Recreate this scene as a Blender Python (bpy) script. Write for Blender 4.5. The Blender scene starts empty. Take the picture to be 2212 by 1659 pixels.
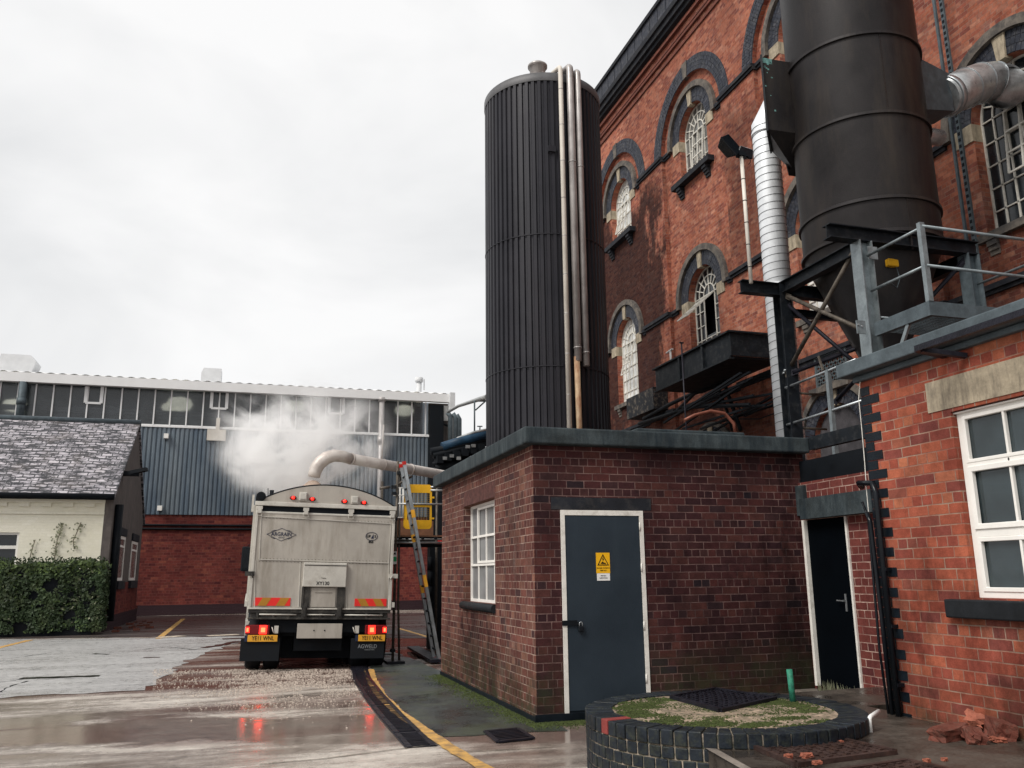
import bpy, math, random
from math import sin, cos, pi, radians, atan2, sqrt, hypot
from mathutils import Vector, Matrix
from mathutils.geometry import tessellate_polygon
random.seed(7)
S = bpy.context.scene
# ------------------------------------------------------------------ camera
YAW, PIT, ROL, FPX = radians(17.0), radians(12.7), radians(0.62), 1830.0
EYE = Vector((0, 0, 1.6))
FW = Vector((sin(YAW)*cos(PIT), cos(YAW)*cos(PIT), sin(PIT)))
_r0 = Vector((cos(YAW), -sin(YAW), 0)); _u0 = _r0.cross(FW)
RT = _r0*cos(ROL) - _u0*sin(ROL); UP = RT.cross(FW)
cd = bpy.data.cameras.new('camera'); cam = bpy.data.objects.new('camera', cd)
S.collection.objects.link(cam); S.camera = cam
cd.sensor_width = 36; cd.lens = FPX/2212*36; cd.clip_end = 2000; cd.clip_start = .1
cam.matrix_world = Matrix.Translation(EYE) @ Matrix((RT, UP, -FW)).transposed().to_4x4()
# ------------------------------------------------------------------ world, sun, exposure
W = bpy.data.worlds.new('World'); S.world = W; W.use_nodes = True
wn, wl = W.node_tree.nodes, W.node_tree.links
for n in list(wn): wn.remove(n)
wo = wn.new('ShaderNodeOutputWorld'); bg = wn.new('ShaderNodeBackground'); wl.new(bg.outputs[0], wo.inputs[0])
sky = wn.new('ShaderNodeTexSky'); sky.sky_type = 'NISHITA'; sky.sun_disc = False
SUN_EL, SUN_AZ = radians(46), radians(-118)          # azimuth from +Y towards +X
sky.sun_elevation = SUN_EL; sky.sun_rotation = SUN_AZ; sky.dust_density = 4; sky.air_density = 1
tc = wn.new('ShaderNodeTexCoord'); mp = wn.new('ShaderNodeMapping'); mp.inputs['Scale'].default_value = (1.6, 1.6, 3.2)
mp.inputs['Location'].default_value = (2.3, .4, .1)
wl.new(tc.outputs['Generated'], mp.inputs[0])
nz = wn.new('ShaderNodeTexNoise'); nz.inputs['Scale'].default_value = 1.5; nz.inputs['Detail'].default_value = 5
nz.inputs['Roughness'].default_value = .5; nz.inputs['Distortion'].default_value = .4
wl.new(mp.outputs[0], nz.inputs['Vector'])
rp = wn.new('ShaderNodeValToRGB'); wl.new(nz.outputs[0], rp.inputs[0])
rp.color_ramp.elements[0].position = .3; rp.color_ramp.elements[0].color = (7.2, 7.25, 7.3, 1)
rp.color_ramp.elements[1].position = .62; rp.color_ramp.elements[1].color = (9.2, 9.15, 9.1, 1)
mx = wn.new('ShaderNodeMix'); mx.data_type = 'RGBA'; mx.inputs[0].default_value = .93
wl.new(sky.outputs[0], mx.inputs[6]); wl.new(rp.outputs[0], mx.inputs[7]); wl.new(mx.outputs[2], bg.inputs[0])
bg.inputs[1].default_value = .086
sd = bpy.data.lights.new('sun', 'SUN'); sd.energy = 2.3; sd.angle = radians(25); sd.color = (1, .96, .9)
so = bpy.data.objects.new('sun', sd); S.collection.objects.link(so)
sdir = Vector((sin(SUN_AZ)*cos(SUN_EL), cos(SUN_AZ)*cos(SUN_EL), sin(SUN_EL)))
so.rotation_euler = (-sdir).to_track_quat('-Z', 'Y').to_euler(); so.location = (-20, 5, 30)
S.view_settings.view_transform = 'Standard'; S.view_settings.look = 'None'; S.view_settings.gamma = 1
S.view_settings.exposure = 0.38
S.cycles.volume_step_rate = 1.0; S.cycles.volume_bounces = 8; S.cycles.volume_max_steps = 128

# ------------------------------------------------------------------ helpers
def at(x, y, ax, v):
    """a sight line of the survey photo (2212 px wide) cut with the plane ax=v -> world point"""
    d = FW + RT*((x-1106)/FPX) - UP*((y-829.5)/FPX); i = 'XYZ'.index(ax)
    return EYE + d*((v-EYE[i])/d[i])
def zg(x): return 0.0
def link(o): S.collection.objects.link(o); return o
def empty(name, loc, label, cat, group=None, rot=None):
    o = link(bpy.data.objects.new(name, None)); o.location = loc; o.empty_display_size = .2
    if rot: o.rotation_euler = rot
    return tag(o, label, cat, group)
def tag(o, label, cat, group=None):
    o['label'] = label; o['category'] = cat
    if group: o['group'] = group
    return o
class MB:
    def __init__(s): s.v = []; s.f = []; s.m = []; s.sm = []; s.mi = 0; s.smooth = False
    def add(s, vs, fs):
        b = len(s.v); s.v += [tuple(p) for p in vs]
        for f in fs: s.f.append([b+i for i in f]); s.m.append(s.mi); s.sm.append(s.smooth)
        return s
    def box(s, x0, x1, y0, y1, z0, z1):
        v = [(x, y, z) for z in (z0, z1) for y in (y0, y1) for x in (x0, x1)]
        return s.add(v, [(0,2,3,1),(4,5,7,6),(0,1,5,4),(2,6,7,3),(0,4,6,2),(1,3,7,5)])
    def bar(s, a, b, w, h=None, up=(0,0,1)):
        a, b = Vector(a), Vector(b); h = h or w; d = (b-a).normalized(); u = Vector(up)
        if abs(d.dot(u)) > .95: u = Vector((1,0,0))
        r = d.cross(u).normalized(); u = r.cross(d)
        v = [p + r*i*w/2 + u*j*h/2 for p in (a, b) for i, j in ((-1,-1),(1,-1),(1,1),(-1,1))]
        return s.add(v, [(0,1,2,3),(7,6,5,4),(0,4,5,1),(1,5,6,2),(2,6,7,3),(3,7,4,0)])
    def cyl(s, a, b, r, n=16, r2=None, caps=True):
        a, b = Vector(a), Vector(b); r2 = r if r2 is None else r2; d = (b-a).normalized()
        u = Vector((0,0,1)) if abs(d.z) < .9 else Vector((1,0,0)); x = d.cross(u).normalized(); y = d.cross(x)
        v = [a+(x*cos(t)+y*sin(t))*r for t in [2*pi*i/n for i in range(n)]] + [b+(x*cos(t)+y*sin(t))*r2 for t in [2*pi*i/n for i in range(n)]]
        sm = s.smooth; s.smooth = True; base = len(s.v)
        s.add(v, [(i, (i+1) % n, n+(i+1) % n, n+i) for i in range(n)]); s.smooth = sm
        if caps:
            s.f += [[base+i for i in range(n)][::-1], [base+n+i for i in range(n)]]; s.m += [s.mi]*2; s.sm += [False]*2
        return s
    def tube(s, pts, r, n=10, closed=False):
        pts = [Vector(p) for p in pts]; rings = []; prev = None; v = []
        for i, p in enumerate(pts):
            d = (pts[min(i+1, len(pts)-1)]-pts[max(i-1, 0)]).normalized()
            if prev is None: u = Vector((0,0,1)) if abs(d.z) < .9 else Vector((1,0,0)); x = d.cross(u).normalized()
            else: x = (prev-d*prev.dot(d)).normalized()
            prev = x; y = d.cross(x); rr = r[i] if isinstance(r, (list, tuple)) else r
            v += [p+(x*cos(t)+y*sin(t))*rr for t in [2*pi*k/n for k in range(n)]]
        f = [(i*n+k, i*n+(k+1) % n, (i+1)*n+(k+1) % n, (i+1)*n+k) for i in range(len(pts)-1) for k in range(n)]
        sm = s.smooth; s.smooth = True; base = len(s.v); s.add(v, f); s.smooth = sm
        m = (len(pts)-1)*n
        s.f += [[base+i for i in range(n)][::-1], [base+m+i for i in range(n)]]; s.m += [s.mi]*2; s.sm += [False]*2
        return s
    def lathe(s, c, prof, n=48, a0=0, a1=2*pi):
        c = Vector(c); full = abs(a1-a0-2*pi) < 1e-6; k = n if full else n+1
        v = [c+Vector((r*cos(a0+(a1-a0)*i/n), r*sin(a0+(a1-a0)*i/n), z)) for r, z in prof for i in range(k)]
        f = []
        for j in range(len(prof)-1):
            for i in range(n): f.append((j*k+i, j*k+(i+1) % k, (j+1)*k+(i+1) % k, (j+1)*k+i))
        return s.add(v, f)
    def shape(s, loops, ax, c0, c1):
        """2-D outline (first loop) with holes, extruded between c0 and c1 along axis ax. 2-D coords: X->(y,z), Y->(x,z), Z->(x,y)"""
        def P(p, c): return {'X': (c, p[0], p[1]), 'Y': (p[0], c, p[1]), 'Z': (p[0], p[1], c)}[ax]
        tri = tessellate_polygon([[Vector((p[0], p[1], 0)) for p in l] for l in loops]); flat = [p for l in loops for p in l]; n = len(flat)
        v = [P(p, c0) for p in flat]+[P(p, c1) for p in flat]; f = []
        for t in tri: f.append(t); f.append(tuple(n+i for i in t[::-1]))
        b = 0
        for l in loops:
            m = len(l)
            for i in range(m): f.append((b+i, b+(i+1) % m, n+b+(i+1) % m, n+b+i))
            b += m
        return s.add(v, f)
    def poly(s, pts): return s.add(pts, [tuple(range(len(pts)))])
    def build(s, name, mat, parent=None, local=False, fix=True):
        me = bpy.data.meshes.new(name); me.from_pydata(s.v, [], s.f)
        for m in (mat if isinstance(mat, (list, tuple)) else [mat]): me.materials.append(m)
        me.polygons.foreach_set('material_index', s.m); me.polygons.foreach_set('use_smooth', s.sm); me.update()
        if fix:
            import bmesh
            bm = bmesh.new(); bm.from_mesh(me); bmesh.ops.recalc_face_normals(bm, faces=bm.faces); bm.to_mesh(me); bm.free()
        o = link(bpy.data.objects.new(name, me))
        if parent is not None:
            o.parent = parent
            if not local:
                p = parent; off = Vector((0,0,0))
                while p is not None: off += p.location; p = p.parent
                o.location = -off
        return o
def arc(cx, cy, r, a0, a1, n): return [(cx+r*cos(a0+(a1-a0)*i/n), cy+r*sin(a0+(a1-a0)*i/n)) for i in range(n+1)]
def archloop(yc, hw, zb, zs, n=20): return [(yc-hw, zb), (yc+hw, zb)] + arc(yc, zs, hw, 0, pi, n)
def text(body, size, loc, rot, mat, parent, name='lettering', ext=.002, sx=1, align='CENTER', bold=0):
    c = bpy.data.curves.new(name, 'FONT'); c.body = body; c.size = size; c.extrude = ext; c.align_x = align; c.align_y = 'CENTER'; c.offset = bold
    t = bpy.data.objects.new('tmp', c); S.collection.objects.link(t)
    bpy.context.view_layer.update()
    me = bpy.data.meshes.new_from_object(t.evaluated_get(bpy.context.evaluated_depsgraph_get())); bpy.data.objects.remove(t)
    me.materials.clear(); me.materials.append(mat)
    o = link(bpy.data.objects.new(name, me)); o.parent = parent; o.location = loc; o.rotation_euler = rot; o.scale = (sx, 1, 1)
    return o

# ------------------------------------------------------------------ materials

class NT:
    def __init__(s, name):
        s.mat = bpy.data.materials.new(name); s.mat.use_nodes = True; s.n = s.mat.node_tree.nodes; s.l = s.mat.node_tree.links
        s.b = s.n['Principled BSDF']; s.tc = s.n.new('ShaderNodeTexCoord')
    def set(s, **k):
        for a, v in k.items(): s.b.inputs[a.replace('_', ' ')].default_value = v
    def lk(s, a, b): s.l.new(a, b)
    def noise(s, scale, detail=4, rough=.55, vec=None, dist=0, mapsc=None):
        n = s.n.new('ShaderNodeTexNoise'); n.inputs['Scale'].default_value = scale; n.inputs['Detail'].default_value = detail
        n.inputs['Roughness'].default_value = rough; n.inputs['Distortion'].default_value = dist
        v = vec or s.tc.outputs['Object']
        if mapsc:
            m = s.n.new('ShaderNodeMapping'); m.inputs['Scale'].default_value = mapsc; s.lk(v, m.inputs[0]); v = m.outputs[0]
        s.lk(v, n.inputs['Vector']); return n.outputs[0]
    def ramp(s, x, stops, interp='LINEAR'):
        r = s.n.new('ShaderNodeValToRGB'); e = r.color_ramp.elements; r.color_ramp.interpolation = interp
        while len(e) < len(stops): e.new(.5)
        for i, (p, c) in enumerate(stops):
            e[i].position = p; e[i].color = (c[0], c[1], c[2], 1) if isinstance(c, (tuple, list)) else (c, c, c, 1)
        s.lk(x, r.inputs[0]); return r.outputs[0]
    def mix(s, f, a, b, mode='MIX'):
        m = s.n.new('ShaderNodeMix'); m.data_type = 'RGBA'; m.blend_type = mode
        for si, v in ((0, f), (6, a), (7, b)):
            sock = m.inputs[si]
            if hasattr(v, 'default_value'): s.lk(v, sock)
            elif isinstance(v, (int, float)) and si != 0: sock.default_value = (v, v, v, 1)
            elif isinstance(v, (int, float)): sock.default_value = v
            else: sock.default_value = (v[0], v[1], v[2], 1)
        return m.outputs[2]
    def math(s, op, a, b=0.0, clamp=False):
        m = s.n.new('ShaderNodeMath'); m.operation = op; m.use_clamp = clamp
        for i, v in ((0, a), (1, b)):
            if hasattr(v, 'default_value'): s.lk(v, m.inputs[i])
            else: m.inputs[i].default_value = v
        return m.outputs[0]
    def sep(s):
        p = s.n.new('ShaderNodeSeparateXYZ'); s.lk(s.tc.outputs['Object'], p.inputs[0]); return p.outputs
    def band(s, x, lo, hi, soft):
        """1 inside [lo,hi] with soft edges"""
        a = s.n.new('ShaderNodeMapRange'); a.interpolation_type = 'SMOOTHSTEP'; s.lk(x, a.inputs[0]); a.inputs[1].default_value = lo-soft; a.inputs[2].default_value = lo+soft
        b = s.n.new('ShaderNodeMapRange'); b.interpolation_type = 'SMOOTHSTEP'; s.lk(x, b.inputs[0]); b.inputs[1].default_value = hi+soft; b.inputs[2].default_value = hi-soft
        return s.math('MULTIPLY', a.outputs[0], b.outputs[0])
    def bump(s, h, strength=.3, dist=.01):
        b = s.n.new('ShaderNodeBump'); b.inputs['Strength'].default_value = strength; b.inputs['Distance'].default_value = dist
        s.lk(h, b.inputs['Height']); s.lk(b.outputs[0], s.b.inputs['Normal'])
    def color(s, c): s.lk(c, s.b.inputs['Base Color'])
    def rough(s, c): s.lk(c, s.b.inputs['Roughness'])

def plain(name, col, rough=.6, metal=0.0, var=.25, scale=3.0, bump=.1, dirt=None, dirt_amt=.5, streak=False, spec=.2, fine=60):
    t = NT(name); t.set(Roughness=rough, Metallic=metal); t.b.inputs['Specular IOR Level'].default_value = spec
    n = t.noise(scale, 6, .62); n2 = t.noise(fine, 3)
    f = t.ramp(n, [(.3, 1-var), (.7, 1+var*.6)]); c = t.mix(1, col, f, 'MULTIPLY')
    c = t.mix(.35*var*2, c, t.ramp(n2, [(.3, .55), (.7, 1.25)]), 'MULTIPLY')
    if dirt:
        d = t.noise(scale*1.7, 8, .7, mapsc=(1, 1, .18) if streak else None)
        c = t.mix(t.ramp(d, [(.56-.16*dirt_amt, 0), (.72-.1*dirt_amt, dirt_amt)]), c, dirt)
    t.color(c)
    t.rough(t.ramp(n, [(.3, max(rough-.12, .03)), (.7, min(rough+.12, 1))]))
    if bump: t.bump(n2, bump, .01)
    return t.mat

def brick(name, cols, mortar, W=.232, H=.0765*1.12, ms=.006, squash=.5, sf=4, mort_f=1.0, stain=None, stain_amt=.5, stain_scale=.5,
          moss=None, soot=None, bumpd=.012, band=None, rough=.85, paint=None, vary=1.0, lime=0, wet=0):
    """cols: list of brick colours picked per brick"""
    t = NT(name); o = t.sep()
    g = t.n.new('ShaderNodeNewGeometry'); q = t.n.new('ShaderNodeSeparateXYZ'); t.lk(g.outputs['True Normal'], q.inputs[0])
    nx = t.math('GREATER_THAN', t.math('ABSOLUTE', q.outputs[0]), .5)
    m = t.n.new('ShaderNodeMix'); m.data_type = 'FLOAT'; t.lk(nx, m.inputs[0]); t.lk(o[0], m.inputs[2]); t.lk(o[1], m.inputs[3])
    cb = t.n.new('ShaderNodeCombineXYZ'); t.lk(m.outputs[0], cb.inputs[0])
    # slight wobble of the courses
    wob = t.math('MULTIPLY', t.math('SUBTRACT', t.noise(6, 3), .5), .012)
    t.lk(t.math('ADD', o[2], wob), cb.inputs[1])
    def bt(a, b):
        n = t.n.new('ShaderNodeTexBrick'); n.inputs['Color1'].default_value = (a, a, a, 1); n.inputs['Color2'].default_value = (b, b, b, 1)
        n.inputs['Mortar'].default_value = (.5, .5, .5, 1); n.inputs['Scale'].default_value = 1; n.inputs['Mortar Size'].default_value = ms
        n.inputs['Mortar Smooth'].default_value = .25; n.inputs['Bias'].default_value = 0; n.inputs['Brick Width'].default_value = W
        n.inputs['Row Height'].default_value = H; n.offset = .5; n.squash = squash; n.squash_frequency = sf
        t.lk(cb.outputs[0], n.inputs['Vector']); return n
    n = bt(0, 1); k = len(cols)
    c = t.ramp(n.outputs['Color'], [(i/(k-1) if k > 1 else 0, cols[i]) for i in range(k)])
    bn = t.noise(9, 5, .65); fn = t.noise(70, 4, .7)
    c = t.mix(.55*vary, c, t.ramp(bn, [(.25, .45), (.7, 1.45)]), 'MULTIPLY')
    c = t.mix(.5, c, t.ramp(fn, [(.3, .6), (.7, 1.3)]), 'MULTIPLY')
    mn = t.noise(3.0, 5, .7)
    mc = t.mix(t.ramp(mn, [(.38, 0), (.62, 1)]), t.mix(.75, mortar, cols[0]), mortar)
    mf = t.math('MULTIPLY', n.outputs['Fac'], t.ramp(t.noise(11, 4, .6), [(.3, .55*mort_f), (.6, mort_f)]), True)
    c = t.mix(mf, c, mc)
    if lime:
        c = t.mix(t.math('MULTIPLY', t.ramp(t.noise(1.7, 7, .7, mapsc=(1, 1, .6)), [(.56, 0), (.72, lime)]), t.ramp(t.noise(25, 4), [(.35, .3), (.6, 1)])), c, (.42, .4, .36))
    if stain:
        c = t.mix(t.ramp(t.noise(stain_scale, 7, .66, mapsc=(1, 1, .6)), [(.40, 0), (.66, stain_amt)]), c, stain, 'MULTIPLY')
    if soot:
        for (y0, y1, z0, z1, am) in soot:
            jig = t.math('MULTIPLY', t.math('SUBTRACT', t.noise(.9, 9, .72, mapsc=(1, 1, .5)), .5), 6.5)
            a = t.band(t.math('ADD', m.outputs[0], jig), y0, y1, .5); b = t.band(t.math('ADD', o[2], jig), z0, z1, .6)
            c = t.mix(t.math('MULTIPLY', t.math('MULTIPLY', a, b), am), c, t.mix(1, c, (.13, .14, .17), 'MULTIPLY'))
    if band: c = t.mix(t.band(o[2], band[0], band[1], .01), c, band[2])
    if moss:
        e = t.math('SUBTRACT', moss[0], o[2]); e = t.math('MULTIPLY', e, 1/moss[0], True)
        c = t.mix(t.math('MULTIPLY', e, t.ramp(t.noise(5, 6, .7), [(.35, 0), (.6, moss[1])])), c, (.03, .038, .018))
    t.color(c); t.set(Roughness=rough); t.b.inputs['Specular IOR Level'].default_value = .12
    if wet: t.rough(t.ramp(bn, [(.35, rough-wet), (.6, rough)]))
    h = t.math('ADD', t.math('MULTIPLY', t.math('SUBTRACT', 1, n.outputs['Fac']), 1.0), t.math('MULTIPLY', fn, .35))
    t.bump(h, .6, bumpd); return t.mat

M = {}
M['brick_front_shaded'] = brick('brick_front_shaded', [(.034,.015,.018),(.060,.021,.022),(.082,.027,.025),(.042,.018,.020),(.10,.036,.030),(.022,.016,.021)], (.22,.14,.125), H=.0896, W=.222,
                        stain=(.30,.30,.34), stain_amt=.75, stain_scale=.9, moss=(.9,.9), lime=.0, wet=.25, soot=[(6.3,7.2,-.5,3.3,.8),(4.6,7,-.5,1.1,.45)])  # front face copy: its weaker light is put into the brick colour
M['soldier'] = plain('soldier_brick', (.10,.045,.04), .85, var=.5, scale=12)
M['brick_side_lit'] = brick('brick_side_lit', [(.085,.032,.029),(.13,.046,.038),(.17,.068,.052),(.10,.040,.035),(.21,.098,.070),(.06,.030,.031)], (.44,.33,.27), H=.0896, W=.222,
                        stain=(.30,.27,.28), stain_amt=.7, stain_scale=.9, moss=(.8,.9), lime=.25, sf=2, soot=[(11.15,12.85,-.3,1.15,.75)])  # brighter side wall copy: open sky light put into the brick colour
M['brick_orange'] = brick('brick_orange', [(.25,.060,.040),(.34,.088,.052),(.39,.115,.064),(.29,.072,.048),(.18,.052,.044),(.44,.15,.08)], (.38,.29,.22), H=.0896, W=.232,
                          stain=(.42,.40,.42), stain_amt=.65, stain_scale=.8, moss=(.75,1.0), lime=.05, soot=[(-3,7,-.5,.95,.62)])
M['brick_door'] = brick('brick_door', [(.11,.03,.026),(.15,.042,.034),(.09,.026,.026)], (.5,.36,.30), H=.0896, W=.232)
M['brick_brew'] = brick('brick_brew', [(.28,.085,.052),(.38,.13,.078),(.44,.17,.105),(.33,.105,.068),(.21,.068,.052),(.50,.225,.145)], (.34,.24,.19), W=.232, H=.086,
                        stain=(.40,.36,.38), stain_amt=.6, stain_scale=.28, lime=.25,
                        soot=[(22.9,29.3,6.2,14.3,.97),(17.0,19.2,9.0,14.2,.55),(15,31,1,6.3,.78),(-5,12.5,3,7.3,.55)])
M['brick_far'] = brick('brick_far', [(.12,.028,.026),(.17,.038,.032),(.21,.052,.04),(.10,.024,.025),(.26,.075,.05)], (.24,.10,.08), W=.3, H=.12, ms=.008,
                       stain=(.35,.33,.36), stain_amt=.8, stain_scale=.25, band=(-1,.45,(.035,.02,.024)))
M['blue_brick'] = plain('blue_brick', (.030,.034,.047), .55, var=.5, scale=4, dirt=(.17,.165,.17), dirt_amt=.4)
M['well_brick'] = plain('well_brick', (.014,.019,.026), .45, var=.5, scale=8, dirt=(.05,.055,.035), dirt_amt=.5, bump=.3)
M['well_red'] = plain('well_red', (.25,.05,.045), .6, var=.3)
M['mortar'] = plain('mortar', (.27,.225,.18), .9, var=.5, scale=9, dirt=(.04,.045,.03), dirt_amt=.95)
M['mortar_dark'] = plain('mortar_dark', (.07,.066,.072), .9, var=.4, scale=5)
M['quoin'] = plain('quoin', (.007,.011,.016), .45, var=.4, scale=8, bump=.25)
M['stone'] = plain('stone', (.40,.34,.25), .85, var=.35, scale=6, dirt=(.10,.085,.07), dirt_amt=.65, streak=True, bump=.3)
M['hood_stone'] = plain('hood_stone', (.16,.14,.12), .85, var=.4, scale=2.5, dirt=(.05,.048,.05), dirt_amt=.9, bump=.3)
M['dark_stone'] = plain('dark_stone', (.018,.020,.026), .8, var=.45, scale=3, dirt=(.06,.056,.054), dirt_amt=.5, bump=.3)
M['sill_black'] = plain('sill_black', (.013,.015,.018), .6, var=.4, scale=6)
M['slab'] = plain('slab', (.050,.063,.068), .8, var=.6, scale=3.5, dirt=(.014,.022,.028), dirt_amt=.9, streak=True, bump=.35)
M['concrete'] = plain('concrete', (.22,.19,.165), .55, var=.4, scale=3, dirt=(.05,.05,.045), dirt_amt=.7, bump=.3)
M['galv'] = plain('galv', (.25,.285,.30), .45, .6, var=.3, scale=5, dirt=(.12,.14,.15), dirt_amt=.5)
M['galv_dull'] = plain('galv_dull', (.10,.125,.14), .6, .3, var=.35, scale=5, dirt=(.06,.075,.085), dirt_amt=.6)
M['dark_steel'] = plain('dark_steel', (.008,.011,.015), .6, .1, var=.5, scale=5, dirt=(.07,.07,.07), dirt_amt=.35)
M['black'] = plain('black', (.003,.005,.008), .7, var=.4, spec=.2)
M['black_gloss'] = plain('black_gloss', (.006,.008,.011), .18, var=.3)
M['black_rubber'] = plain('black_rubber', (.006,.008,.011), .75, var=.4, spec=.25)
M['silo'] = plain('silo_paint', (.024,.024,.030), .45, .15, var=.3, scale=.7, dirt=(.03,.028,.032), dirt_amt=.5, streak=True, bump=.05)
M['silo_cap'] = plain('silo_cap', (.12,.12,.125), .5, .2, var=.3, scale=2)
M['cyclone'] = plain('cyclone_paint', (.022,.020,.021), .45, .15, var=.45, scale=.9, dirt=(.055,.044,.035), dirt_amt=.5, streak=True, bump=.15)
M['verdigris'] = plain('verdigris', (.16,.34,.32), .7, var=.4, scale=8, dirt=(.03,.03,.03), dirt_amt=.7)
M['cream_pipe'] = plain('cream_pipe', (.64,.60,.54), .45, var=.15, scale=2, dirt=(.3,.26,.2), dirt_amt=.3, streak=True)
M['grey_pipe'] = plain('grey_pipe', (.44,.42,.41), .38, .3, var=.2, scale=3, dirt=(.16,.13,.12), dirt_amt=.5, streak=True)
M['rusty_pipe'] = plain('rusty_pipe', (.46,.34,.22), .7, var=.3, scale=5, dirt=(.20,.07,.03), dirt_amt=.85, streak=True)
M['spout'] = plain('spout_pipe', (.66,.61,.57), .4, .1, var=.2, scale=2.5, dirt=(.30,.23,.20), dirt_amt=.5)
M['spiral'] = plain('spiral_zinc', (.74,.77,.80), .45, .25, var=.12, scale=5)
M['spiral_seam'] = plain('spiral_seam', (.10,.11,.12), .5, .5)
M['zinc'] = plain('zinc_duct', (.46,.48,.49), .34, .55, var=.3, scale=4, dirt=(.12,.13,.14), dirt_amt=.5)
M['white_frame'] = plain('white_frame', (.80,.78,.74), .4, var=.08, scale=4)
M['white_old'] = plain('white_old', (.74,.72,.67), .6, var=.12, scale=6, dirt=(.22,.18,.13), dirt_amt=.35)
M['steel_bar'] = plain('window_bar', (.66,.64,.58), .6, var=.2, scale=6, dirt=(.25,.2,.15), dirt_amt=.4)
M['door_blue'] = plain('door_blue', (.024,.035,.047), .5, var=.16, scale=1.5, bump=.15, fine=90, dirt=(.045,.06,.07), dirt_amt=.3, streak=True)
M['door_black'] = plain('door_black', (.0015,.0025,.004), .9, var=.2, spec=.03)
M['yellow'] = plain('yellow_paint', (.78,.42,.02), .5, var=.12, scale=4, dirt=(.4,.2,.03), dirt_amt=.25)
M['mesh_wire'] = plain('mesh_wire', (.34,.24,.10), .6, var=.2)
M['yellow_sign'] = plain('yellow_sign', (.82,.44,.015), .4, var=.05)
M['sign_black'] = plain('sign_black', (.02,.016,.01), .5, var=.05, bump=0)
M['sign_white'] = plain('sign_white', (.75,.75,.73), .4, var=.05, bump=0)
M['red_plastic'] = plain('red_plastic', (.45,.02,.015), .35, var=.1)
M['green_tag'] = plain('green_tag', (.03,.35,.14), .4, var=.1)
M['alu'] = plain('aluminium', (.42,.45,.47), .38, .7, var=.2, scale=5, dirt=(.12,.12,.12), dirt_amt=.4)
M['truck'] = plain('trailer_alu', (.43,.40,.355), .52, .15, var=.16, scale=1.6, dirt=(.20,.175,.14), dirt_amt=.6, streak=True, bump=.04, fine=120)
M['truck_light'] = plain('trailer_light', (.55,.53,.48), .5, .15, var=.15, scale=3, dirt=(.25,.22,.18), dirt_amt=.4)
M['truck_dark'] = plain('trailer_dark', (.045,.043,.040), .6, .1, var=.5, scale=5, dirt=(.20,.18,.15), dirt_amt=.35)
M['ink_blue'] = plain('ink_blue', (.02,.028,.06), .5, var=.1, bump=0)
M['plate'] = plain('plate_yellow', (.72,.36,.04), .4, var=.15, scale=8)
M['orange'] = plain('marker_orange', (.42,.20,.03), .4, var=.2)
M['redmark'] = plain('marker_red', (.75,.035,.03), .35, var=.1)
M['cream_wall'] = brick('cream_wall', [(.84,.81,.69),(.82,.79,.66),(.87,.84,.72)], (.77,.74,.63), W=.24, H=.086, ms=.004, stain=(.8,.78,.7), stain_amt=.4, lime=0, vary=.12, bumpd=.006)
M['grey_render'] = plain('grey_render', (.11,.095,.09), .85, var=.35, scale=3, dirt=(.22,.19,.165), dirt_amt=.45, streak=True, bump=.4)
M['corr'] = plain('corrugated_blue', (.165,.195,.22), .5, .15, var=.3, scale=.35, dirt=(.05,.08,.12), dirt_amt=.75, streak=True, bump=0)
M['roof_white'] = plain('roof_white', (.74,.74,.74), .5, var=.06, scale=1)
M['white_vent'] = plain('white_vent', (.6,.61,.62), .5, var=.1)
M['louvre'] = plain('lattice_metal', (.10,.12,.13), .6, .3, var=.3)
M['copper'] = plain('copper_pipe', (.26,.10,.07), .5, .3, var=.4)
M['blue_pipe'] = plain('blue_pipe', (.02,.055,.10), .5, var=.4)
M['green_pipe'] = plain('green_pipe', (.035,.22,.14), .55, var=.4, scale=12, dirt=(.02,.06,.06), dirt_amt=.6)
M['white_plastic'] = plain('white_plastic', (.78,.78,.76), .4, var=.05)
M['iron'] = plain('cast_iron', (.018,.018,.026), .42, .3, var=.5, scale=9, bump=.4)
M['iron_red'] = plain('cast_iron_rusty', (.06,.038,.034), .45, .2, var=.5, scale=9, dirt=(.12,.06,.04), dirt_amt=.4)
M['wood'] = plain('scaffold_board', (.20,.10,.06), .8, var=.4, scale=4)
M['tube'] = plain('scaffold_tube', (.10,.085,.07), .6, .4, var=.5, scale=6, dirt=(.22,.20,.18), dirt_amt=.4)
M['tube_light'] = plain('scaffold_tube_light', (.42,.43,.43), .4, .6, var=.3, scale=6)
M['leaf_lit'] = plain('leaf_green_lit', (.085,.125,.04), .55, var=.6, scale=1.3, fine=14)  # lit copy of the leaf colour for the hedge top
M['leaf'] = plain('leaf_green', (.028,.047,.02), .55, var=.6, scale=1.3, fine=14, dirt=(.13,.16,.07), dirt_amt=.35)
M['leaf_pale'] = plain('leaf_pale', (.22,.23,.15), .6, var=.4, scale=5)
M['twig'] = plain('twig', (.10,.07,.04), .8)
M['moss'] = plain('moss_green', (.055,.072,.022), .9, var=.6, scale=20, fine=90, bump=.8)
M['rubble'] = plain('rubble_brick', (.33,.11,.07), .85, var=.4, scale=14, bump=.5)
M['rubble_dark'] = plain('rubble_brick_dark', (.16,.05,.035), .8, var=.5, scale=9, dirt=(.06,.05,.04), dirt_amt=.6, bump=.5)

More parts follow.
